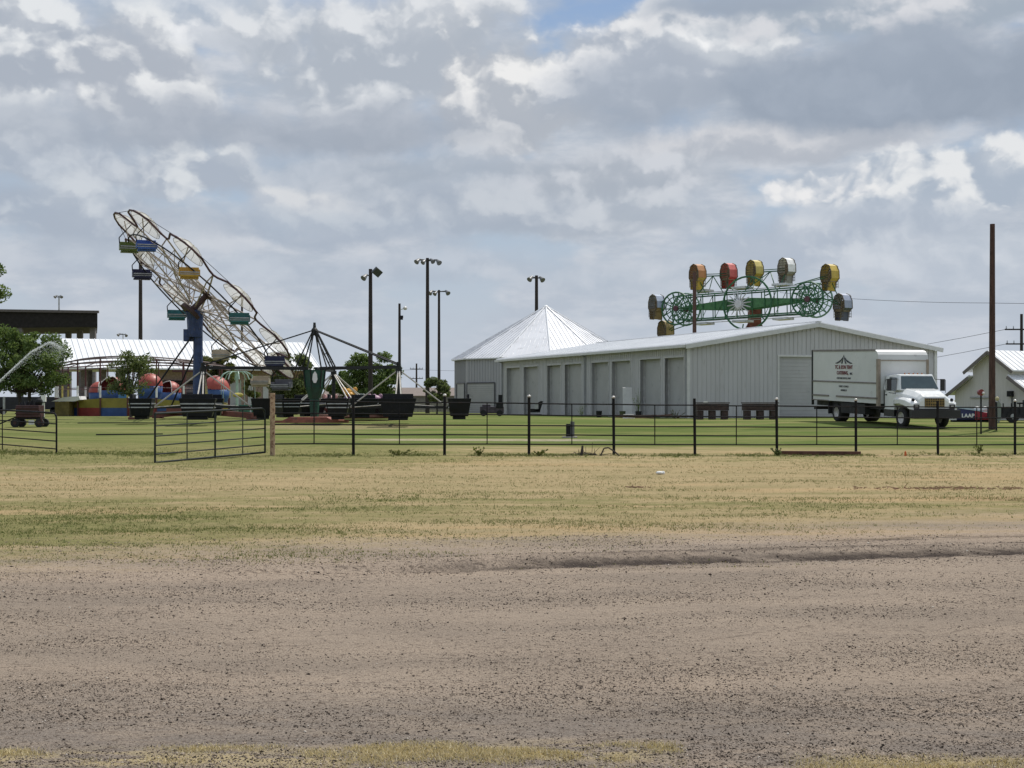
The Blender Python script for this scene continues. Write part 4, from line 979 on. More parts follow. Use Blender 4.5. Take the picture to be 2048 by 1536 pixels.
# ------------------------------------------------------------------ domed tub ride on the left
TYc = 106.0; tcx = PX(288, TYc); TR = 6.3; tg = gz(tcx, TYc)
tt = thing('domed_tub_ride', 'round platform ride with red and blue domed tubs under arched rails', 'fairground ride', (tcx, TYc, tg))
m_yel = M('olive_yellow_panel', (.26, .22, .035), .6, 0, .15, 2, dirt=((.16, .14, .05), .2))
m_rp = M('red_panel', (.26, .035, .03), .6, 0, .15, 2, dirt=((.12, .04, .03), .15)); m_bp = M('blue_panel', (.03, .075, .22), .6, 0, .15, 2, dirt=((.06, .07, .12), .15))
N_ = 20
def tr_(k, r, z): a_ = 2*math.pi*(k+.25)/N_; return Vector((r*math.cos(a_), r*math.sin(a_), z))
def arch(x): return .62*max(0.0, math.cos(x/TR*1.35))
for k in range(N_):
    a_, c_ = tr_(k, TR, 0), tr_(k+1, TR, 0); mb = MB(); th = -(a_+c_).normalized()*.05
    mb.add([a_, c_, c_+up*.62, a_+up*.62, a_+th, c_+th, c_+th+up*.62, a_+th+up*.62], [(0, 1, 2, 3), (7, 6, 5, 4), (3, 2, 6, 7), (0, 3, 7, 4), (1, 5, 6, 2)])
    mb.build('lower_panel', m_rp if k % 2 else m_bp, tt)
    ha, hc = .42+arch(a_.x)*.95, .42+arch(c_.x)*.95; a2, c2 = a_*.995, c_*.995; mb = MB()
    mb.add([a2+up*.62, c2+up*.62, c2+up*(.62+hc-.3), a2+up*(.62+ha-.3), a2+up*.62+th, c2+up*.62+th, c2+up*(.62+hc-.3)+th, a2+up*(.62+ha-.3)+th], [(0, 1, 2, 3), (7, 6, 5, 4), (3, 2, 6, 7), (0, 3, 7, 4), (1, 5, 6, 2)])
    mb.build('upper_panel', m_yel, tt)
    mb = MB(); p0 = tr_(k, TR+.08, 0); H = 3.55+arch(p0.x)*1.0; mt = (m_maroon, m_cream)[k % 2]
    mb.tube(p0, p0+up*H, .055, n=6); po = mb.build('post', M('maroon_post', (.10, .03, .028), .6), tt)
    mb = MB(); mb.tube(p0*1.001+up*1.35, p0*1.001+up*2.2, .075, n=8); mb.build('white_band', m_wht if k % 3 else M('yellow_band', (.5, .42, .12), .6), po)
for rr, dz in ((TR+.08, 0), (TR-1.0, .15), (TR+.08, -.22)):
    mb = MB(); pts = []
    for i in range(60):
        a_ = 2*math.pi*i/60; v = Vector((rr*math.cos(a_), rr*math.sin(a_), 0)); v.z = 3.55+arch(v.x)*1.0+dz; pts.append(v)
    mb.path(pts, .05, 5, True); mb.build('arch_rail', M('grey_maroon_rail', (.13, .09, .085), .6), tt)
mb = MB()
for i in range(0, 20):
    a_ = tr_(i, TR+.08, 0); a_.z = 3.55+arch(a_.x); c_ = tr_(i, TR-1.0, 0); c_.z = 3.7+arch(c_.x); mb.bar(a_, c_, .05, .05)
mb.build('rail_ties', MATS['grey_maroon_rail'], tt)
mb = MB(); mb.path([tr_(k, TR-.1, 1.95+.2*arch(tr_(k, TR, 0).x)) for k in range(N_)], .03, 5, True); mb.build('hand_rail', m_maroon, tt)
mb = MB(); mb.lathe([(.001, .9), (TR-.1, .6), (TR-.1, .5), (.001, .5)], (0, 0, 0), 30); mb.build('deck', M('deck_boards', (.12, .10, .08), .8, 0, .3, 4), tt)
def domed(px, py, Y, r, yaw, lbl):
    c = P(px, py, Y)-Vector((tcx, TYc, tg)); rot = Matrix.Rotation(yaw, 3, 'Z'); a0, a1 = R(-128), R(128)
    # hood open towards local -X ... shell around +X
    mb = MB(); pf = [(r*math.cos(q), r*math.sin(q)) for q in np.linspace(0.0, math.pi/2*.98, 8)]; mb.lathe(pf, c, 20, a0, a1, rot); mb.lathe([(r_*.95, z_*.95) for r_, z_ in pf], c, 20, a0, a1, rot)
    h_ = mb.build('hood', M('faded_red_hood', (.36, .065, .045), .5, 0, .15, 3, dirt=((.20, .05, .04), .25)), tt, True)
    mb = MB(); q_ = [rot @ Vector((r*math.cos(a)*math.cos(p), r*math.sin(a)*math.cos(p), r*math.sin(p)))+c for a, p in [(a0, x) for x in np.linspace(0, 1.5, 8)]+[(a1, x) for x in np.linspace(1.5, 0, 8)]]
    mb.path(q_, .035, 5); mb.build('hood_edge', M('white_edge', (.6, .55, .5), .5), h_)
    mb = MB(); mb.lathe([(r*.80, -.95), (r*.95, -.55), (r*.99, 0), (r*.93, 0), (r*.9, -.5), (r*.75, -.85)], c, 20, M3=rot); mb.lathe([(.001, -.8), (r*.8, -.8)], c, 20); o = mb.build('tub', M('blue_tub', (.03, .085, .24), .45, 0, .15, 3), tt, True)
    mb = MB(); mb.lathe([(r*.5, -.35), (r*.88, -.35), (r*.88, -.2), (r*.5, -.2)], c, 14, R(-100), R(100), rot); mb.build('seat', M('seat_navy', (.03, .04, .08), .6), o)
domed(200, 785, 107.5, .85, R(150), '')
domed(226, 781, 104.0, 1.02, R(80), '')
domed(300, 772, 102.5, .92, R(-80), '')
domed(432, 779, 104.5, 1.02, R(-60), '')
domed(340, 785, 110.0, .9, R(60), '')
mb = MB(); c = P(247, 790, 102)-Vector((tcx, TYc, tg)); mb.tube(c+up*-.75, c+up*.35, .36, n=16); 
bb = mb.build('barrel', M('light_blue_barrel', (.05, .20, .42), .35)); bb.location = (tcx, TYc, tg); tag(bb, 'light blue plastic barrel on the domed tub ride platform', 'barrel')
# ramp and entry
mb = MB(); q = P(130, 822, 100.5)-Vector((tcx, TYc, tg)); mb.box((q.x, q.y, .55), (1.0, 1.4, 1.0)); mb.build('ticket_step', M('brown_yellow_step', (.18, .14, .04), .7, 0, .25), tt)
mb = MB(); mb.prism([(-.75, 1.08), (.9, 1.08), (1.3, 1.2), (1.2, 1.45), (.1, 1.38)], (q.x, q.y-.7, 0), (1, 0, 0), (0, 0, 1), (0, 1.6, 0)); mb.build('white_canopy', m_wht, tt)
# signs and booth behind
p = G(368, 108); ts = thing('sign_post', 'dark red T-shaped post beside the domed tub ride', 'post', p)
mb = MB(); mb.bar((0, 0, 0), (0, 0, PZ(741, 108)-p.z), .28, .22); mb.build('post', M('maroon_wood', (.09, .03, .028), .7), ts)
mb = MB(); mb.bar((-.9, 0, PZ(742, 108)-p.z), (.75, 0, PZ(742, 108)-p.z), .12, .14); mb.build('crossbar', MATS['maroon_wood'], ts)
p = G(388, 113); bh = thing('ticket_booth', 'grey ticket booth with framed white board behind the blue mast', 'booth', p)
mb = MB(); mb.box((0, 0, 1.2), (2.6, 1.6, 2.4)); mb.build('wall', M('booth_wall', (.23, .22, .20), .8), bh)
mb = MB(); mb.box((0, 0, 2.52), (3.0, 2.0, .14)); mb.build('roof', m_dark, bh)
mb = MB(); mb.box((-.2, -.83, 1.25), (1.15, .05, 1.1)); f_ = mb.build('frame', m_dark, bh); mb = MB(); mb.box((-.2, -.86, 1.25), (.95, .04, .9)); mb.build('board', m_trim, f_)
# kiddie ride with mint arms
KY = 92.0; p = G(474, KY); kt = thing('kiddie_umbrella_ride', 'small children ride with pale mint curved arms and a yellow tub', 'fairground ride', p)
m_mint = M('mint_paint', (.36, .50, .42), .5, 0, .15)
zt = PZ(744, KY)-p.z; mb = MB(); mb.tube((0, 0, 0), (0, 0, zt), .09, n=8); mb.build('post', m_mint, kt)
mb = MB()
for k in range(10):
    a_ = k*.6283; d_ = Vector((math.cos(a_), math.sin(a_), 0)); mb.path([up*zt, d_*.6+up*(zt+.02), d_*.95+up*(zt-.16), d_*1.15+up*(zt-.5)], .035, 5)
mb.build('curved_arms', m_mint, kt)
for k in range(5):
    a_ = k*1.2566+.3; d_ = Vector((math.cos(a_), math.sin(a_), 0)); mb = MB(); mb.tube(d_*1.15+up*(zt-.5), d_*1.2+up*.7, .02, n=5); mb.build('hanger', m_mint, kt)
    mb = MB(); mb.lathe([(.001, .3), (.3, .32), (.42, .8), (.36, .8), (.25, .4)], d_*1.25, 12); mb.build('tub', M('yellow_tub', (.5, .42, .08), .4) if k == 3 else M('teal_tub', (.04, .16, .15), .4), kt)
mb = MB(); mb.ball((.25, -1.0, 1.45), .32, 12, (1.1, 1, .5)); mb.build('yellow_dome', MATS['yellow_tub'], kt)
# kiddie animal ride behind the frame ride
AY = 79.0; p = G(715, AY); at_ = thing('kiddie_animal_ride', 'small children ride with purple and orange animal cars on a rusty ring', 'fairground ride', p)
mb = MB(); mb.lathe([(.001, .32), (2.3, .32), (2.4, .2), (2.3, .1), (.001, .1)], (0, 0, 0), 24); mb.build('base_ring', M('rusty_ring', (.14, .06, .04), .8, 0, .3, 3), at_)
mb = MB(); mb.tube((0, 0, .3), (0, 0, 1.5), .45, .38, 12); mb.build('centre_drum', M('pale_green_drum', (.36, .42, .36), .5), at_)
acol = [((.16, .06, .17), (.65, .34, .05), 'orange'), ((.30, .17, .24), (.32, .18, .24), 'mauve'), ((.20, .05, .06), (.45, .25, .22), 'red'), ((.13, .05, .15), (.35, .22, .3), 'plum'), ((.26, .15, .20), (.5, .4, .3), 'tan')]
for k, (c1, c2, nm) in enumerate(acol):
    a_ = (-1.95, -.75, 2.6, 1.3, .3)[k]; r_ = (1.0, 1.45, 2.0, 1.7, 2.0)[k]; c = Vector((r_*math.cos(a_), r_*math.sin(a_), .35)); hgt = 1.25 if k == 0 else .85
    mb = MB(); mb.ball(c+up*(.45*hgt), .42, 12, (1, 1, 1.05*hgt)) if False else None
    mb.ball((c.x, c.y, c.z+.45*hgt), .40, 12, (1, 1.2, 1.1*hgt)); o = mb.build('animal_body', M('animal_%s_body' % nm, c1, .45, 0, .25), at_, True)
    mb = MB(); hz_ = c.z+.95*hgt; mb.ball((c.x+.05, c.y-.15, hz_), .30, 12, (1.15, 1, .85)); mb.ball((c.x+.15, c.y-.5, hz_-.1), .16, 8, (1, 1.3, .8))
    mb.ball((c.x-.28, c.y, hz_+.16), .13, 8, (1, .5, 1.3)); mb.ball((c.x+.34, c.y, hz_+.16), .13, 8, (1, .5, 1.3)); mb.build('animal_head', M('animal_%s_head' % nm, c2, .45, 0, .2), o, True)
    mb = MB(); mb.tube(c+up*.15+Vector((-.25, -.2, 0)), c+up*-.05+Vector((-.3, -.25, 0)), .1, n=8); mb.tube(c+up*.15+Vector((.25, -.2, 0)), c+up*-.05+Vector((.3, -.25, 0)), .1, n=8); mb.build('animal_feet', m_strut, o)
# ------------------------------------------------------------------ rotating cage ride
ZY = 127.0; Zc = P(1489, 609, ZY); zu_ = Vector((.80, -.60, .022)).normalized(); zn = Vector((-.6, -.8, 0)); zg = gz(Zc.x, ZY)
zt_ = thing('cage_ride', 'green rotating boom ride with yellow, red and white cages above the storage roof', 'fairground ride', (Zc.x, Zc.y, zg))
Z0 = Vector((0, 0, Zc.z-zg)); uz = zu_.cross(zn).normalized(); uz = uz if uz.z > 0 else -uz
m_zg = M('boom_green', (.04, .14, .045), .45, 0, .25, 3); m_zd = M('boom_dark_green', (.020, .10, .040), .6, .0, .3, 3); m_mint2 = M('pale_green_wheel', (.15, .30, .20), .5, 0, .2)
HL = 6.6; RD = 1.5; RB = 1.1; HD = .95
def zp(u_, w_, n_): return Z0+zu_*u_+uz*w_+zn*n_
for su in (-1, 1):
    for sn in (-1, 1):
        mb = MB(); c = (su*HL, 0, sn*HD)
        for rr, rad in ((RD, .085), (RD*.72, .05), (RD*.42, .045)):
            mb.path([zp(c[0]+rr*math.cos(a_), rr*math.sin(a_), c[2]) for a_ in np.linspace(0, 2*math.pi, 25)[:-1]], rad, 5, True)
        for k in range(14):
            a_ = k*2*math.pi/14; mb.tube(zp(c[0]+.2*math.cos(a_), .2*math.sin(a_), c[2]), zp(c[0]+RD*math.cos(a_), RD*math.sin(a_), c[2]), .05, n=4)
            if k % 2: mb.tube(zp(c[0]+RD*.42*math.cos(a_), RD*.42*math.sin(a_), c[2]), zp(c[0]+RD*math.cos(a_+.45), RD*math.sin(a_+.45), c[2]), .045, n=4)
        wo_ = mb.build('end_wheel', m_zd if sn > 0 else m_mint2, zt_)
        mb = MB(); mb.tube(zp(su*HL, 0, sn*HD-.1), zp(su*HL, 0, sn*HD+.12), .26, n=12); mb.build('wheel_hub', M('hub_maroon', (.07, .02, .03), .5), wo_)
for sn in (-1, 1):
    mb = MB(); mb.prism([(-HL, -.05), (-1.2, -.46), (1.2, -.46), (HL, -.05), (HL, .07), (1.2, .48), (-1.2, .48), (-HL, .07)], zp(0, 0, sn*HD*.85), zu_, uz, zn*.08); mb.build('tapered_boom', m_zg, zt_)
    mb = MB()
    for sw in (-1, 1):
        mb.bar(zp(-HL, sw*RB, sn*HD), zp(HL, sw*RB, sn*HD), .11, .12)
    for k in range(-4, 5):
        if k: mb.tube(zp(k*1.25, -RB, sn*HD), zp(k*1.25, RB, sn*HD), .05, n=5)
    for k in (-4, -2, 2, 4): mb.tube(zp(k*1.25, -RB, sn*HD), zp((k+1)*1.25, RB, sn*HD), .03, n=4)
    mb.build('boom_frame', m_zd, zt_)
mb = MB(); RC_ = 2.38
mb.path([zp(.9+RC_*math.cos(a_), RC_*math.sin(a_), HD*1.3) for a_ in np.linspace(0, 2*math.pi, 33)[:-1]], .09, 6, True)
for a_ in np.linspace(0, 2*math.pi, 7)[:-1]: mb.tube(zp(.9+1.9*math.cos(a_+.3), 1.9*math.sin(a_+.3), HD*1.3), zp(.9+RC_*math.cos(a_+.3), RC_*math.sin(a_+.3), HD*1.3), .06, n=5)
mb.build('drive_ring', m_zd, zt_)
mb = MB(); mb.tube(zp(0, 0, HD), zp(0, 0, HD+.3), .42, .35, 14)
for k in range(16):
    a_ = k*2*math.pi/16+.1; mb.tube(zp(.3*math.cos(a_), .3*math.sin(a_), HD+.2), zp(1.2*math.cos(a_), 1.2*math.sin(a_), HD+.12), .08, .04, n=4)
mb.build('star_lamp_wheel', M('silver_star', (.55, .56, .56), .35, .3), zt_)
mb = MB(); c = P(1509, 640, ZY+3)-Vector((Zc.x, Zc.y, zg)); mb.box((c.x, c.y, c.z/2+.4), (1.05, 1.3, c.z+1.6)); mb.build('tower', M('rust_tower', (.17, .055, .035), .7, 0, .3, 2), zt_)
mb = MB()
for s_ in (-1, 1): mb.bar(Vector((c.x, c.y, c.z+.5)), Vector((c.x+s_*5, c.y-1, .3)), .25, .25); mb.bar(Vector((c.x+s_*5, c.y-3, .3)), Vector((c.x+s_*5, c.y+3, .3)), .3, .3)
mb.build('outriggers', MATS['rust_tower'], zt_)
m_mesh = M('cage_mesh', (.10, .08, .05), .7, .2, .5, 8, dirt=((.25, .2, .13), .4)); m_mud = M('cage_tan', (.30, .23, .13), .6, 0, .25, 4)
def cage(px, py, dY, col, hoodcol, lean=0.0, sc=1.0):
    c = P(px, py, ZY+dY)-Vector((Zc.x, Zc.y, zg)); ex = (zn*.25+zu_*.97).normalized(); ex.z = 0; ex.normalize(); ext = Vector((.88, .47, 0)); fxn = Vector((.47, -.88, 0))
    rot = Matrix.Rotation(lean, 3, ext); U = rot @ up; FX = rot @ fxn
    pr_ = [(-.40, -1.20), (.20, -1.26), (.28, -.50), (.72, -.16), (.68, .50), (.42, .98), (0, 1.15), (-.40, .98), (-.64, .45), (-.66, -.15), (-.44, -.45)]
    pr_ = [(a*sc*1.05, b_*sc*.98) for a, b_ in pr_]; W_ = .92*sc
    mb = MB(); n = len(pr_); o = c-ext*W_/2
    top = [i for i in range(n) if True]
    A_ = [o+FX*a+U*b_ for a, b_ in pr_]; B_ = [v+ext*W_ for v in A_]
    mb.add(A_+B_, [(i, (i+1) % n, n+(i+1) % n, n+i) for i in (0, 1, 2, 9, 10)]); 
    cm = M('cage_body_%s' % '_'.join(str(int(x*100)) for x in col), col, .45, 0, .15, 3, dirt=((.2, .16, .1), .2))
    co_ = mb.build('cage_body', cm, zt_)
    mb = MB(); mb.add(A_+B_, [(i, (i+1) % n, n+(i+1) % n, n+i) for i in (3, 4, 5, 6, 7, 8)]); mb.build('hood', M('cage_hood_%s' % '_'.join(str(int(x*100)) for x in hoodcol), hoodcol, .4, 0, .1, 3), co_)
    mb = MB()
    for L_ in (A_, B_):
        mb.path(L_, .045, 5, True)
        for k in range(-3, 4):
            x = k*.2*sc; mb.tube(o+(L_[0]-A_[0])+FX*x-U*1.0*sc, o+(L_[0]-A_[0])+FX*x+U*(.95-abs(k)*.12)*sc, .022, n=4)
        for k in range(-4, 5): z_ = k*.22*sc; mb.tube(o+(L_[0]-A_[0])-FX*.62*sc+U*z_, o+(L_[0]-A_[0])+FX*.62*sc+U*z_, .022, n=4)
    mb.build('mesh_door', m_mesh, co_)
    mb = MB(); mb.boxf(c-U*.35*sc, FX*.45*sc, ext*W_*.42, U*.1); mb.boxf(c+FX*.3*sc+U*.05, FX*.06, ext*W_*.42, U*.4*sc); mb.build('seat', m_mud, co_)
    return c
YL = (.56, .40, .07)
cg = [(1395, 553, 1.8, YL, (.48, .22, .08)), (1457, 551, 1.2, (.42, .035, .03), (.60, .14, .12)), (1509, 545, .4, YL, (.62, .50, .15)), (1573, 541, -1.0, (.35, .35, .33), (.85, .85, .82)), (1659, 554, -4, YL, YL)]
hp = []
for a_ in cg: hp.append(cage(*a_, lean=0))
hp2 = [cage(1685, 613, -5, (.10, .11, .16), (.34, .38, .48)), cage(1313, 613, 5, (.30, .22, .10), (.36, .42, .52)), cage(1331, 665, 5, (.36, .26, .10), (.40, .30, .12))]
for px, py, d_ in ((1420, 700, 3), (1480, 700, 1), (1560, 695, 0), (1630, 690, -3)): cage(px, py, d_, YL, YL)
def rail(a_, c_, r_=.045): mb.tube(a_, c_, r_, n=5)
for (i, j) in ((0, 1), (2, 3)):
    mb = MB()
    a_, c_ = hp[i], hp[j]; mid = (a_+c_)/2; rail(a_, c_, .06); rail(a_+up*.18, c_+up*.18, .04)
    ub = [zp((v-Z0).dot(zu_), RB+.1, HD) for v in (a_, mid, c_)]
    rail(mid, ub[0]); rail(mid, ub[2]); rail(a_, ub[0]+zu_*.8); rail(c_, ub[2]+zu_*.4)
    rail(mid, ub[0]-zn*2*HD, .04); rail(a_-up*.3, ub[0]); mb.build('cage_arm', m_zd, zt_)
mb = MB()
rail(hp[4], zp(HL, RD, HD)); rail(hp[4]+up*.2, zp(HL-1.2, RD*.9, HD)); rail(hp[4], hp2[0]); rail(hp2[0], zp(HL+RD, 0, HD)); rail(hp2[0], zp(HL+RD*.8, .8, HD)); mb.build('cage_arm', m_zd, zt_); mb = MB()
rail(hp2[1], hp2[2]); rail(hp2[1], zp(-HL-RD, 0, HD)); rail(hp2[2], zp(-HL, -RD, HD)); rail(hp2[2], zp(-HL+1.6, -RD, HD)); rail(hp2[1], zp(-HL-RD*.6, 1.1, HD))
mb.build('cage_arm', m_zd, zt_)
for u0, u1 in ((-5.0, -3.4), (-1, .6), (3.0, 4.6)):
    for sw in (1, -1):
        mb = MB(); mb.boxf(zp((u0+u1)/2, sw*(RB+.42), 0), zu_*.7, uz*.10, zn*HD*.8); mb.build('carriage_plate', M('pale_carriage', (.5, .52, .52), .4, .2), zt_)
mb = MB()
for sw in (1, -1):
    mb.tube(zp(-HL, sw*(RB+.2), HD*.5), zp(HL, sw*(RB+.2), HD*.5), .03, n=4); mb.tube(zp(-HL, sw*(RB+.3), -HD*.5), zp(HL, sw*(RB+.3), -HD*.5), .03, n=4)
mb.build('drive_cables', m_galv, zt_)

# ------------------------------------------------------------------ box truck
ph = R(76); tf = Vector((math.cos(ph), -math.sin(ph), 0)); tw = Vector((math.sin(ph), math.cos(ph), 0))  # forward, towards far side
t0 = Vector((.2618*62, 62.0, 0)); gr0 = gz(*(t0+tf*1.2+tw*1.2).xy); gr1 = gz(*(t0-tf*4.6+tw*1.2).xy)
bk = thing('box_truck', 'white box truck with a tent logo on its side, parked beside the storage building', 'truck', (t0.x, t0.y, 0))
slope = (gr1-gr0)/5.8
def tp3(f_, w_, z_): return tf*f_+tw*w_+up*(gr0+z_-(f_-1.2)*slope)
m_box = M('truck_box_white', (.60, .61, .60), .35, 0, .04, .8, dirt=((.38, .38, .37), .1)); m_alu = M('aluminium_rail', (.20, .18, .17), .45, .4, .2); m_tan = M('tan_corner', (.30, .25, .20), .5, .2, .15)
m_tw = M('truck_paint', (.80, .81, .80), .18, 0, .02); m_tw.node_tree.nodes['Principled BSDF'].inputs['Coat Weight'].default_value = .5
def tbox(mb, f0_, f1_, w0_, w1_, z0_, z1_):
    vs = [tp3(f, w, z) for z in (z0_, z1_) for w in (w0_, w1_) for f in (f0_, f1_)]
    return mb.add(vs, [(0, 2, 3, 1), (4, 5, 7, 6), (0, 1, 5, 4), (2, 6, 7, 3), (0, 4, 6, 2), (1, 3, 7, 5)])
BW = 2.44; BL = 6.5; B0, B1 = .98, 3.38; BZ = .98
mb = MB(); vs = []; secs = [(-BL, 0), (-.42, 0), (-.30, .02), (-.15, .09), (-.04, .22), (0, .42)]
for f, dz in secs: vs += [tp3(f, 0, B0), tp3(f, BW, B0), tp3(f, BW, B1-dz), tp3(f, 0, B1-dz)]
fs = []
for i in range(len(secs)-1):
    for j in range(4): fs.append((i*4+j, i*4+(j+1) % 4, i*4+4+(j+1) % 4, i*4+4+j))
fs += [(3, 2, 1, 0), tuple(len(secs)*4-4+i for i in range(4))]; mb.add(vs, fs)
mb.build('cargo_box', m_box, bk)
mb = MB(); tbox(mb, -BL, -.3, -.025, .03, B1-.07, B1+.02); tbox(mb, -BL, -.3, BW-.03, BW+.025, B1-.07, B1+.02); tbox(mb, -BL, -.02, -.025, 0, 1.85, 1.92); tbox(mb, -BL, -4.75, -.03, 0, 1.17, 1.25); tbox(mb, -4.0, -.02, -.03, 0, 1.17, 1.25); tbox(mb, -BL, -4.8, -.028, 0, B0-.02, B0+.03)
mb.build('side_rails', m_alu, bk)
mb = MB()
for w0_ in (-.03, BW-.09):
    tbox(mb, -.16, .03, w0_, w0_+.12, B0-.12, B1-.42); mb.add([], [])
tbox(mb, -.06, .025, 0, BW, B1-.50, B1-.46)
mb.build('corner_posts', m_tan, bk)
mb = MB(); tbox(mb, -BL-.04, -BL+.06, -.03, .06, B0-.25, B1); tbox(mb, -BL-.04, -BL+.06, BW-.06, BW+.03, B0-.25, B1); mb.build('rear_frame', m_dark, bk)
# chassis
mb = MB(); tbox(mb, -BL, .0, .25, BW-.25, .72, B0); tbox(mb, -3.6, -1.3, .03, .6, .45, .93); tbox(mb, -3.2, -1.6, BW-.6, BW-.03, .45, .93); tbox(mb, 0, 2.55, .55, BW-.55, .42, .8); tbox(mb, -BL-.25, -BL, .2, BW-.2, .5, .62); mb.build('chassis', M('chassis_black', (.012, .012, .013), .7), bk)
# cab: cross sections along f
CWd = 2.0; c0 = (BW-CWd)/2; m_cg = M('truck_glass', (.05, .075, .075), .05, 0, .1, spec=.9)
mb = MB()
def ring(f, w_in, z0_, zsh, ztop, topin):   # body shell section
    return [tp3(f, c0+w_in, z0_), tp3(f, c0+CWd-w_in, z0_), tp3(f, c0+CWd-w_in, zsh), tp3(f, c0+CWd-w_in-topin, ztop), tp3(f, c0+w_in+topin, ztop), tp3(f, c0+w_in, zsh)]
secs = [ring(.06, .0, .74, 1.62, 2.22, .12), ring(.95, .0, .74, 1.62, 2.30, .14)]
vs = [v for s_ in secs for v in s_]; mb.add(vs, [(i, (i+1) % 6, 6+(i+1) % 6, 6+i) for i in range(6)]+[tuple(range(5, -1, -1)), tuple(range(6, 12))])
# windshield wedge
vs = [tp3(.95, c0+.0, 1.6), tp3(.95, c0+CWd, 1.6), tp3(.95, c0+CWd-.14, 2.30), tp3(.95, c0+.14, 2.30), tp3(1.42, c0+.06, 1.6), tp3(1.42, c0+CWd-.06, 1.6), tp3(1.08, c0+CWd-.2, 2.28), tp3(1.08, c0+.2, 2.28)]
mb.add(vs, [(0, 4, 5, 1), (1, 5, 6, 2), (2, 6, 7, 3), (0, 3, 7, 4), (4, 7, 6, 5)])
# hood
def hring(f, hw, z0_, zs_, zt_): cx = BW/2; return [tp3(f, cx-hw, z0_), tp3(f, cx+hw, z0_), tp3(f, cx+hw, zs_), tp3(f, cx+hw*.72, zt_), tp3(f, cx-hw*.72, zt_), tp3(f, cx-hw, zs_)]
hs_ = [hring(.95, .99, .95, 1.45, 1.68), hring(1.45, .94, .95, 1.45, 1.68), hring(2.0, .86, .95, 1.38, 1.60), hring(2.4, .78, .95, 1.30, 1.47), hring(2.54, .72, .86, 1.22, 1.36), hring(2.58, .66, .86, 1.14, 1.26)]
for a_, c_ in zip(hs_[:-1], hs_[1:]): mb.add(a_+c_, [(i, (i+1) % 6, 6+(i+1) % 6, 6+i) for i in range(6)])
mb.add(hs_[-1], [tuple(range(6))])
mb.build('cab', m_tw, bk, bevel=.03)
# fenders
for sgn in (-1, 1):
    cx = BW/2; mb = MB()
    def fr(f, wi, wo_, z0_, zs_): return [tp3(f, cx+sgn*wi, z0_), tp3(f, cx+sgn*wo_, z0_), tp3(f, cx+sgn*wo_, zs_-.06), tp3(f, cx+sgn*(wo_-.1), zs_), tp3(f, cx+sgn*wi, zs_+.05)]
    ss = [fr(1.0, .6, 1.06, .95, 1.22), fr(1.25, .6, 1.14, 1.02, 1.28), fr(1.7, .6, 1.17, 1.04, 1.30), fr(2.15, .55, 1.17, .95, 1.26), fr(2.45, .55, 1.12, .82, 1.16), fr(2.57, .55, 1.02, .80, 1.08)]
    for a_, c_ in zip(ss[:-1], ss[1:]): mb.add(a_+c_, [(i, (i+1) % 5, 5+(i+1) % 5, 5+i) for i in range(5)])
    mb.add(ss[0], [tuple(range(4, -1, -1))]); mb.add(ss[-1], [tuple(range(5))])
    mb.build('fender', m_tw, bk, bevel=.02)
    mb = MB(); w_a = cx+sgn*.72; w_b = cx+sgn*.98; tbox(mb, 2.54, 2.60, min(w_a, w_b), max(w_a, w_b), .86, 1.03); hl_ = mb.build('headlight', M('headlight_dark', (.05, .05, .055), .2), bk)
    mb = MB(); tbox(mb, 2.60, 2.615, min(w_a, w_b)+.06, max(w_a, w_b)-.08, .90, .98); mb.build('lens', m_cap, hl_)
    mb = MB(); mb.ball(tuple(tp3(2.42, cx+sgn*.92, 1.22)), .075, 8); mb.build('turn_signal', m_dark, bk)
# windows
mb = MB(); mb.add([tp3(1.41, c0+.10, 1.67), tp3(1.41, c0+CWd-.10, 1.67), tp3(1.13, c0+CWd-.24, 2.22), tp3(1.13, c0+.24, 2.22)], [(0, 1, 2, 3)]); mb.build('windscreen', m_cg, bk)
for w_a, ti, sg in ((c0-.008, .12, 1), (c0+CWd+.008, .12, -1)):
    mb = MB(); mb.add([tp3(.30, w_a, 1.60), tp3(1.14, w_a, 1.56), tp3(1.02, w_a+sg*.10, 2.16), tp3(.42, w_a+sg*.10, 2.16)], [(0, 1, 2, 3)]); mb.build('door_window', m_cg, bk)
mb = MB(); tbox(mb, .12, .16, c0-.02, c0, .78, 1.6); tbox(mb, .26, .34, c0-.03, c0, 1.36, 1.42); mb.build('door_handle', m_dark, bk)
mb = MB(); tbox(mb, 2.565, 2.60, BW/2-.46, BW/2+.46, .90, 1.30); g_ = mb.build('grille', M('dark_grille', (.05, .035, .02), .5), bk)
mb = MB()
for k in range(9): w_ = BW/2-.44+k*.11; tbox(mb, 2.60, 2.612, w_, w_+.03, .91, 1.29)
for z_ in (.98, 1.10, 1.21): tbox(mb, 2.612, 2.62, BW/2-.45, BW/2+.45, z_-.012, z_+.012)
tbox(mb, 2.622, 2.63, BW/2-.2, BW/2+.2, 1.07, 1.13); mb.build('grille_bars', M('brass_bars', (.32, .22, .08), .45, .3), g_)
mb = MB(); tbox(mb, 2.58, 2.74, .06, BW-.06, .46, .80); tbox(mb, 2.2, 2.58, .25, BW-.25, .42, .86); tbox(mb, .1, 1.0, c0-.02, c0+.3, .45, .74); tbox(mb, .1, 1.0, c0+CWd-.3, c0+CWd+.02, .45, .74); mb.build('bumper', M('bumper_black', (.02, .02, .022), .4), bk)
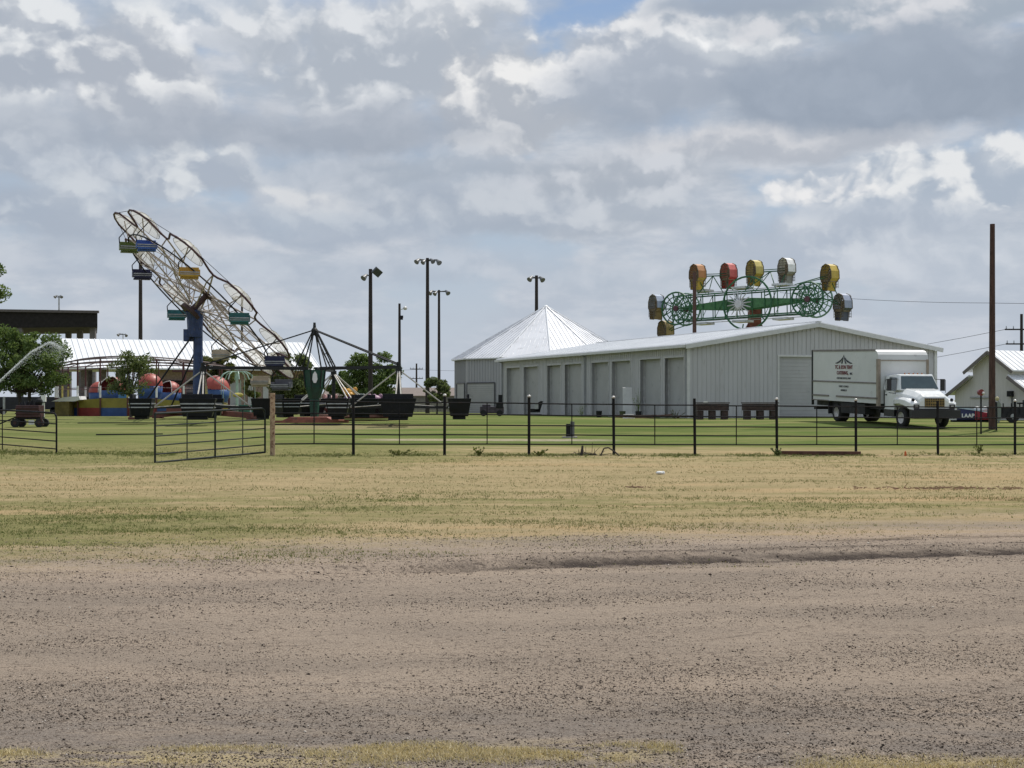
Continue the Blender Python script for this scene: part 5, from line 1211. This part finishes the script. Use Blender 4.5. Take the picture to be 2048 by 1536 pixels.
for sgn, w_a in ((-1, c0-.30), (1, c0+CWd+.30)):
    mb = MB(); tbox(mb, 1.02, 1.12, w_a-.09, w_a+.09, 1.58, 2.10); mi = mb.build('mirror', M('mirror_black', (.015, .015, .016), .4), bk)
    mb = MB(); e = c0+.1 if sgn < 0 else c0+CWd-.1; mb.tube(tp3(1.05, w_a, 2.06), tp3(1.05, e, 2.1), .015); mb.tube(tp3(1.05, w_a, 1.5), tp3(1.05, e-.0, 1.45), .015); mb.tube(tp3(1.06, w_a+sgn*.15, 2.06), tp3(1.06, w_a+sgn*.15, 1.5), .012); mb.tube(tp3(1.06, w_a, 2.06), tp3(1.06, w_a+sgn*.15, 2.06), .012); mb.build('bracket', m_dark, mi)
mb = MB()
for k in (-1.0, -.5, 0, .5, 1.0)[0:5]: mb.ball(tuple(tp3(.85, BW/2+k*.42, 2.32)), .04, 6)
mb.build('marker_lights', M('amber', (.35, .12, .02), .3), bk)
def wheel(f, w, sgn, dual=False):
    r = .43; c = tp3(f, w, 0)+up*r; ax = tw*sgn; mb = MB()
    wd_ = .52 if dual else .25
    Mx = Matrix((tf, up, ax)).transposed()
    mb.lathe([(r*.58, .02), (r*.9, 0), (r, .05), (r, wd_-.05), (r*.9, wd_), (r*.58, wd_)], c-ax*wd_*0, 24, M3=Mx); o = mb.build('wheel', m_rub, bk, True)
    mb = MB(); mb.lathe([(.001, .10 if not dual else .16), (r*.28, .08 if not dual else .14), (r*.36, .05 if not dual else .2), (r*.52, .10 if not dual else .16), (r*.6, .01)], c, 20, M3=Mx); mb.lathe([(.001, wd_-.1), (r*.6, wd_-.05)], c, 20, M3=Mx); mb.build('rim', M('wheel_rim', (.55, .53, .50), .4, .2), o, True)
for f, dual in ((1.62, False), (-4.35, True)):
    wheel(f, .16, 1, dual); wheel(f, BW-.16, -1, dual)
mb = MB(); tbox(mb, -5.05, -4.95, .1, .7, .35, .9); tbox(mb, -5.05, -4.95, BW-.7, BW-.1, .35, .9); mb.build('mud_flaps', m_rub, bk)
# lettering
def text(s_, size, f_, z_, mat, parent, o3, ex, ez, bold=0.0, name='lettering'):
    cu = bpy.data.curves.new(name, 'FONT'); cu.body = s_; cu.size = size; cu.align_x = 'CENTER'; cu.extrude = .004; cu.offset = bold
    tmp = bpy.data.objects.new('tmp_text', cu); COL.objects.link(tmp); dg = bpy.context.evaluated_depsgraph_get(); me = bpy.data.meshes.new_from_object(tmp.evaluated_get(dg)); bpy.data.objects.remove(tmp)
    n_ = ex.cross(ez).normalized(); Mx = Matrix((ex, ez, n_)).transposed().to_4x4(); Mx.translation = o3; me.transform(Mx); me.materials.clear(); me.materials.append(mat)
    o = bpy.data.objects.new(name, me); COL.objects.link(o); o.parent = parent; return o
exT = (tp3(-2, 0, 2)-tp3(-3, 0, 2)).normalized(); ezT = up
m_lr = M('letter_red', (.16, .025, .03), .5, 0, .3); m_lk = M('letter_black', (.02, .025, .035), .5)
LC = -3.25
def T(s_, size, z_, mat, bold=0.0, df=0.0): text(s_, size, 0, z_, mat, bk, tp3(LC+df, -.012, z_), exT, ezT, bold)
T('TC & SON TENT', .235, 2.50, m_lr, .006); T('CATERING,', .225, 2.235, m_lr, .006, -.12); T('INC', .14, 2.235, m_lk, .003, .72)
T('4130 MAIN SOUTH, HWY', .125, 2.02, m_lk); T('FAMILY LOUNGE', .125, 1.64, m_lk); T('AMARILLO', .125, 1.46, m_lk)
mb = MB()
def lp(poly): mb.add([tp3(LC+a, -.013, 2.72+b_) for a, b_ in poly], [tuple(range(len(poly)))])
lp([(-.02, .42), (.02, .42), (.04, .32), (-.04, .32)])
lp([(-.04, .36), (-.30, .20), (-.66, .08), (-.80, .06), (-.82, .02), (-.62, .02), (-.30, .10), (-.10, .25)])
lp([(.04, .36), (.30, .20), (.66, .08), (.80, .06), (.82, .02), (.62, .02), (.30, .10), (.10, .25)])
lp([(-.05, .30), (-.02, .30), (-.12, .02), (-.28, .02)]); lp([(.05, .30), (.02, .30), (.12, .02), (.28, .02)])
mb.build('tent_emblem', m_lk, bk)

# ------------------------------------------------------------------ smaller things
m_oldwood = M('dark_old_wood', (.045, .028, .026), .85, 0, .4, 5, dirt=((.10, .07, .06), .3))
def trough(px, Y, label, wpx):
    p = G(px, Y); L = wpx/F*Y; tq = thing('wooden_cart', label, 'cart', p, R(4))
    mb = MB(); mb.box((0, -.28, .72), (L, .06, .38)); mb.box((0, .28, .72), (L, .06, .38)); mb.box((-L/2, 0, .72), (.06, .6, .38)); mb.box((L/2, 0, .72), (.06, .6, .38)); mb.box((0, 0, .56), (L, .6, .05)); mb.build('body', m_oldwood, tq)
    mb = MB(); mb.box((0, -.3, .96), (L+.15, .1, .06)); mb.box((0, .3, .96), (L+.15, .1, .06)); mb.build('top_board', M('top_board', (.07, .05, .045), .8), tq)
    for x in (-L*.4, 0, L*.4): mb = MB(); mb.box((x, 0, .27), (.34, .5, .5)); mb.build('leg', m_oldwood, tq)
    return tq
trough(1424, 80, 'dark wooden cart against the gable wall, nearer the building corner', 62)
trough(1520, 80, 'dark wooden cart against the gable wall, nearer the truck', 66)
mb = MB(); p = G(1411, 79.5); mb.box((0, 0, 1.02), (.22, .15, .06)); o = mb.build('paper_scrap', m_wht); o.location = p; tag(o, 'small white scrap lying on the cart nearer the building corner', 'scrap')
def junk(name, label, cat, px, Y, build, parts=None, rz=0.0):
    p = G(px, Y); tq = thing(name, label, cat, p, rz); build(tq); return tq
def b_chair(tq):
    mb = MB(); mb.box((0, 0, .42), (.7, .6, .25)); mb.box((0, .1, .12), (.9, .5, .1)); mb.build('seat', m_dark, tq)
    mb = MB(); mb.prism([(-.1, .4), (.25, .4), (.45, 1.05), (.30, 1.08), (.0, .9)], (0.1, -.3, 0), (1, 0, 0), (0, 0, 1), (0, .6, 0)); mb.build('backrest', m_dark, tq)
    mb = MB(); mb.box((.1, -.34, .7), (.25, .06, .35)); mb.build('pale_panel', m_galv, tq)
junk('old_ride_seat', 'broken black ride seat with pale panel at the storage doors by a capped fence post', 'ride seat', 1070, 96, b_chair)
def b_car(tq):
    mb = MB(); mb.box((0, 0, .45), (1.7, .9, .5)); mb.box((-.4, 0, .75), (.6, .8, .2)); mb.build('body', M('purple_grey', (.06, .045, .06), .6, 0, .4, 4), tq, bevel=.05)
    mb = MB(); mb.box((.55, -.1, .75), (.5, .8, .35)); mb.box((.6, 0, 1.25), (.3, .2, .55)); mb.build('engine', m_dark, tq)
    for x in (-.6, .55): mb = MB(); mb.tube((x, -.5, .22), (x, .5, .22), .22, n=12); mb.build('wheel', m_rub, tq)
junk('old_tractor', 'small dark machine standing between the hanging black tub and the storage corner', 'machine', 984, 100, b_car)
def b_util(tq):
    mb = MB(); mb.box((-.03, 0, .26), (.16, .25, .52)); mb.build('cabinet', m_dark, tq); mb = MB(); mb.box((.13, .02, .3), (.15, .2, .62)); mb.build('side_cabinet', M('grey_cab', (.14, .14, .14), .6), tq)
    mb = MB(); mb.box((.03, 0, .02), (.55, .45, .06)); mb.build('slab', m_conc, tq)
junk('utility_box', 'small dark utility box on a slab on the lawn behind the fence', 'utility box', 1138, 53, b_util)
p = G(1255, 89.0); mb = MB(); mb.boxf((0, 0, .95), (.30, .02, 0), (0, .03, .01), (0, .12, .95)); o = mb.build('leaning_board', m_trim); o.location = p; tag(o, 'plain pale board leaning upright against the storage doors', 'board')
mb = MB(); mb.prism([(-.35, 0), (.35, 0), (.3, .25), (-.3, .25)], (0, 0, 0), (1, 0, 0), (0, 0, 1), (0, .4, 0)); o = mb.build('white_trough', m_wht); o.location = G(1258, 84, .0); tag(o, 'low white trough on the grass in front of the leaning board', 'trough')
for px, lb, c in ((1198, 'dark bucket at the storage wall left of the leaning board', m_dark), (1245, 'dark olive pot at the foot of the leaning board', M('olive_pot', (.06, .07, .03), .7)), (1277, 'small black pail right of the leaning board', m_rub)):
    p = G(px, 90-(px-1198)*.06); mb = MB(); mb.lathe([(.001, 0), (.16, 0), (.2, .42), (.17, .42), (.13, .05), (.001, .05)], (0, 0, 0), 12); o = mb.build('bucket', c); o.location = p; tag(o, lb, 'bucket')
mb = MB()
for k in range(9): mb.bar((random.uniform(-2.5, 2.5), random.uniform(-.2, .2), .08+.04*k % .2), (random.uniform(-2.5, 2.5), random.uniform(-.2, .2), .12), .12, .08)
o = mb.build('scrap_lumber', M('rusty_scrap', (.11, .06, .045), .85, 0, .4, 3)); o.location = G(1310, 83); tag(o, 'long pile of rusty scrap lumber along the foot of the storage wall', 'scrap pile')
# red machine by the left gate
def b_red(tq):
    mred = M('dark_red_machine', (.045, .012, .012), .55, 0, .35, 4, dirt=((.05, .03, .03), .3)); mb = MB()
    mb.box((0, 0, .72), (1.05, .75, .55)); mb.box((0, -.40, .62), (1.1, .06, .06)); mb.box((0, -.40, .86), (1.1, .06, .06)); mb.build('body', mred, tq, bevel=.02)
    mb = MB(); mb.box((0, 0, .40), (1.15, .6, .10)); mb.build('frame', m_dark, tq)
    mb = MB()
    for k in range(7): x = -.4+k*.13; mb.tube((x, 0, .98), (x+random.uniform(-.08, .12), 0, 1.12+.03*k), .07, .05, 6)
    mb.ball((.42, 0, 1.15), .17, 8); mb.build('engine_top', m_dark, tq)
    for x, y in ((-.55, -.35), (.55, -.35), (-.5, .35), (.55, .35)): mb = MB(); mb.tube((x, y-.07, .19), (x, y+.07, .19), .20, n=14); w = mb.build('wheel', m_rub, tq); mb = MB(); mb.tube((x, y-.08, .19), (x, y+.08, .19), .08, n=8); mb.build('hub', mred, w)
    mb = MB(); mb.tube((.5, -.4, .95), (.72, -.4, .1), .04, n=6); mb.build('side_pipe', mred, tq)
    mb = MB(); mb.tube((-.5, -.1, .5), (-1.35, -.3, .12), .035, n=6); mb.build('tow_bar', m_dark, tq)
    mb = MB(); mb.box((.22, -.45, .22), (.25, .05, .2)); mb.build('pale_plate', m_trim, tq)
junk('engine_cart', 'dark red wheeled engine cart standing behind the left gate', 'cart', 60, 64, b_red)
p = G(87, 90); wpst = thing('meter_post', 'white electric box on a pale post beside the large left tree', 'electric box', p)
mb = MB(); mb.bar((0, 0, 0), (0, 0, .95), .13, .13); mb.build('post', M('pale_post', (.45, .47, .42), .6), wpst); mb = MB(); mb.box((.03, -.05, 1.22), (.28, .2, .42)); mb.build('box', m_wht, wpst); mb = MB(); mb.box((-.15, 0, 1.22), (.12, .2, .3)); mb.build('side_box', m_dark, wpst)
# dark hedge-like backdrop wall under tree : a parked low trailer
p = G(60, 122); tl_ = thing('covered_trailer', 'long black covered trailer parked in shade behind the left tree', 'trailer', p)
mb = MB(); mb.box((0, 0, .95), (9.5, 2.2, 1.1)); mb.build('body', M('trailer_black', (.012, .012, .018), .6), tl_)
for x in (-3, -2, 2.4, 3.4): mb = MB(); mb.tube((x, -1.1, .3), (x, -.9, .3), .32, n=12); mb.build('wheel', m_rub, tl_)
for px in (8, 118):
    p = G(px, 118); mb = MB(); mb.tube((0, 0, 0), (0, 0, 1.5), .10, n=8); o = mb.build('bollard', m_galv); o.location = p; tag(o, 'pale grey post beside the black trailer, ' + ('at the left edge of the photo' if px < 50 else 'next to the domed tub ride steps'), 'post')
# sprinkler
wm = bpy.data.materials.new('water_spray'); wm.use_nodes = True; t = wm.node_tree; b = t.nodes['Principled BSDF']; b.inputs['Base Color'].default_value = (.9, .93, .95, 1); b.inputs['Roughness'].default_value = .3
tp_ = t.nodes.new('ShaderNodeBsdfTransparent'); mx_ = t.nodes.new('ShaderNodeMixShader'); mx_.inputs[0].default_value = .35; t.links.new(b.outputs[0], mx_.inputs[1]); t.links.new(tp_.outputs[0], mx_.inputs[2]); t.links.new(mx_.outputs[0], t.nodes['Material Output'].inputs[0])
JY = 90.0; a0_ = P(-70, 800, JY); n = 5200; tt_ = rng.random(n); 
jx = np.interp(tt_, [0, .35, .62, .80, 1], [-70, 5, 62, 100, 128]); jy = np.interp(tt_, [0, .35, .62, .80, 1], [826, 756, 704, 684, 700])
sp = np.interp(tt_, [0, .3, .7, .85, 1], [.7, 1.2, 2.2, 4.5, 9]); fall = np.abs(rng.normal(0, 1, n))*np.interp(tt_, [0, .5, .8, 1], [.5, 4, 14, 20])*(rng.random(n) < .35)
jx = jx+rng.normal(0, 1, n)*sp*.5; jy = jy+rng.normal(0, 1, n)*sp*.45+fall; jY = JY+rng.normal(0, .12, n)
jp = np.stack([(jx-CX)/F*jY, jY, EYE+(HY-jy)/F*jY], -1); s_ = rng.uniform(.008, .019, n)
V = (jp[:, None, :]+octa[None]*s_[:, None, None]).reshape(-1, 3); Fc = (of[None]+(np.arange(n)*6)[:, None, None]).reshape(-1, 3)
kind(raw_mesh('water_spray', V, Fc, wm), 'stuff')
# right edge: low painted ride car and dark trailer
p = G(1944, 74); cr = thing('ride_car', 'low ride car with blue, white and red stripes beside the truck nose', 'ride car', p, R(-4))
m_navy = M('car_navy', (.02, .025, .10), .35); m_crr = M('car_red', (.35, .04, .06), .35, 0, .2)
mb = MB(); mb.prism([(-.95, .12), (.0, .12), (.0, .60), (-.95, .74)], (0, -.6, 0), (1, 0, 0), (0, 0, 1), (0, 1.2, 0)); mb.build('rear_body', m_navy, cr, bevel=.03)
mb = MB(); mb.prism([(.0, .12), (1.05, .12), (1.05, .42), (.5, .52), (.0, .60)], (0, -.6, 0), (1, 0, 0), (0, 0, 1), (0, 1.2, 0)); mb.build('front_body', m_crr, cr, bevel=.03)
mb = MB(); mb.prism([(-1.0, .74), (.45, .53), (.45, .57), (-.6, .80), (-1.0, .84)], (0, -.63, 0), (1, 0, 0), (0, 0, 1), (0, 1.26, 0)); mb.build('top_stripe', M('pale_blue', (.45, .55, .65), .35), cr)
mb = MB(); mb.prism([(-1.12, .1), (-.95, .1), (-.92, .72), (-1.02, .78)], (0, -.62, 0), (1, 0, 0), (0, 0, 1), (0, 1.24, 0)); mb.build('end_cap', m_trim, cr)
for x in (.22, .62): mb = MB(); mb.lathe([(.001, .22), (.16, .18), (.2, .05), (.17, .0)], (x, -.2, .60), 12); mb.build('headrest', m_trim, cr)
text('LAAP', .28, 0, 0, m_wht, cr, Vector((-.36, -.615, .24)), Vector((1, 0, 0)), up, .01)
mb = MB(); mb.box((0, 0, .06), (2.0, 1.0, .12)); mb.build('skirt', m_dark, cr)
p = G(2052, 72); dt = thing('dark_trailer', 'dark flat trailer with slatted sides at the right edge behind the fence', 'trailer', p)
mb = MB(); mb.box((0, 0, .50), (3.4, 1.8, .55)); mb.build('bed', M('trailer_dark', (.014, .014, .018), .7, 0, .4, 4), dt, bevel=.03)
mb = MB(); mb.box((.5, -.95, 1.0), (2.6, .06, .08)); 
for k in range(8): mb.box((-1.5+k*.42, -.93, .75), (.05, .05, .5))
mb.build('side_rail', m_dark, dt)
for x in (-1.0, .2, 1.2): mb = MB(); mb.tube((x, -.95, .33), (x, -.75, .33), .32, n=16); w = mb.build('wheel', m_rub, dt); mb = MB(); mb.tube((x, -.97, .33), (x, -.93, .33), .14, n=10); mb.build('rim', m_galv, w)
# small litter, debris
mb = MB(); mb.ball((0, 0, .035), .07, 6, (1.2, .8, .5)); mb.ball((.08, .02, .03), .04, 6); o = mb.build('litter', m_wht); o.location = G(1319, 30, 0); o.location.z = ground_h(o.location.x, 30); tag(o, 'crumpled white scrap of paper on the dry straw grass', 'litter')
def twigs(label, px, Y, w, n, mat, h=.12, cat='twigs'):
    mb = MB(); rs = np.random.default_rng(px)
    for i in range(n): a_ = Vector((rs.normal()*w*.5, rs.normal()*w*.12, .01)); d_ = Vector((rs.normal(), rs.normal()*.5, abs(rs.normal())*.35*(.3 if h < 0 else 1))).normalized()*rs.uniform(.05, .25); mb.tube(a_, a_+d_*(1+h), .008, .005, 4)
    o = mb.build('twig_pile', mat); o.location = (PX(px, Y), Y, ground_h(PX(px, Y), Y)); kind(o, 'stuff')
twigs('small brown twig pile on the straw grass left of the white paper', 1275, 25.5, .2, 22, M('brown_twig', (.20, .11, .065), .9), -.5, 'stuff')
twigs('long scatter of rust-brown stalks on the straw grass at the right', 1900, 25.0, 1.5, 150, MATS['brown_twig'], -.55, 'stuff')
twigs('dark stick pile at the fence line below the utility box', 1180, 41.0, .5, 40, m_bark, .6, 'stuff')
mb = MB(); mb.tube((-.1, 0, 0), (-.07, 0, .30), .06, .03, 6); mb.path([(.45, 0, .0), (.55, 0, .22), (.68, 0, .24), (.85, 0, .13), (1.0, 0, .0)], .022, 5); o = mb.build('broken_stump', m_bark); o.location = G(1170, 40.6); tag(o, 'small broken stump and bent branch at the fence below the utility box', 'stump')
mb = MB(); mb.bar((0, 0, .04), (2.45, .1, .02), .16, .12); o = mb.build('old_timber', M('red_brown_timber', (.10, .045, .03), .85, 0, .3, 4)); q = fence_pt(1566); o.location = (q.x, q.y+.3, fz(q)+.02); tag(o, 'reddish old timber lying on the ground along the fence near the truck', 'timber')
mb = MB(); mb.lathe([(.001, .0), (.04, 0), (.03, .12), (.001, .16)], (0, 0, 0), 6); o = mb.build('marker_flag', M('orange_marker', (.55, .12, .02), .6)); q = fence_pt(1800); o.location = (q.x, q.y-.6, fz(q)); tag(o, 'tiny orange marker in the grass in front of the fence', 'marker')
mb = MB(); pts = [Vector((x, .35*math.sin(x*.9), .03)) for x in np.linspace(0, 4.0, 14)]; mb.path(pts, .025, 5); o = mb.build('hose', m_rub); o.location = G(155, 70); tag(o, 'dark hose lying curved on the lawn left of the frame ride', 'hose')
mb = MB(); mb.bar((0, 0, .03), (2.4, .9, .03), .05, .05); o = mb.build('shadow_bar', m_bf); o.location = G(192, 55); tag(o, 'long dark bar standing in for a shadow on the lawn between the two gates', 'beam')  # thin dark bar added in place of a cast shadow line on the grass
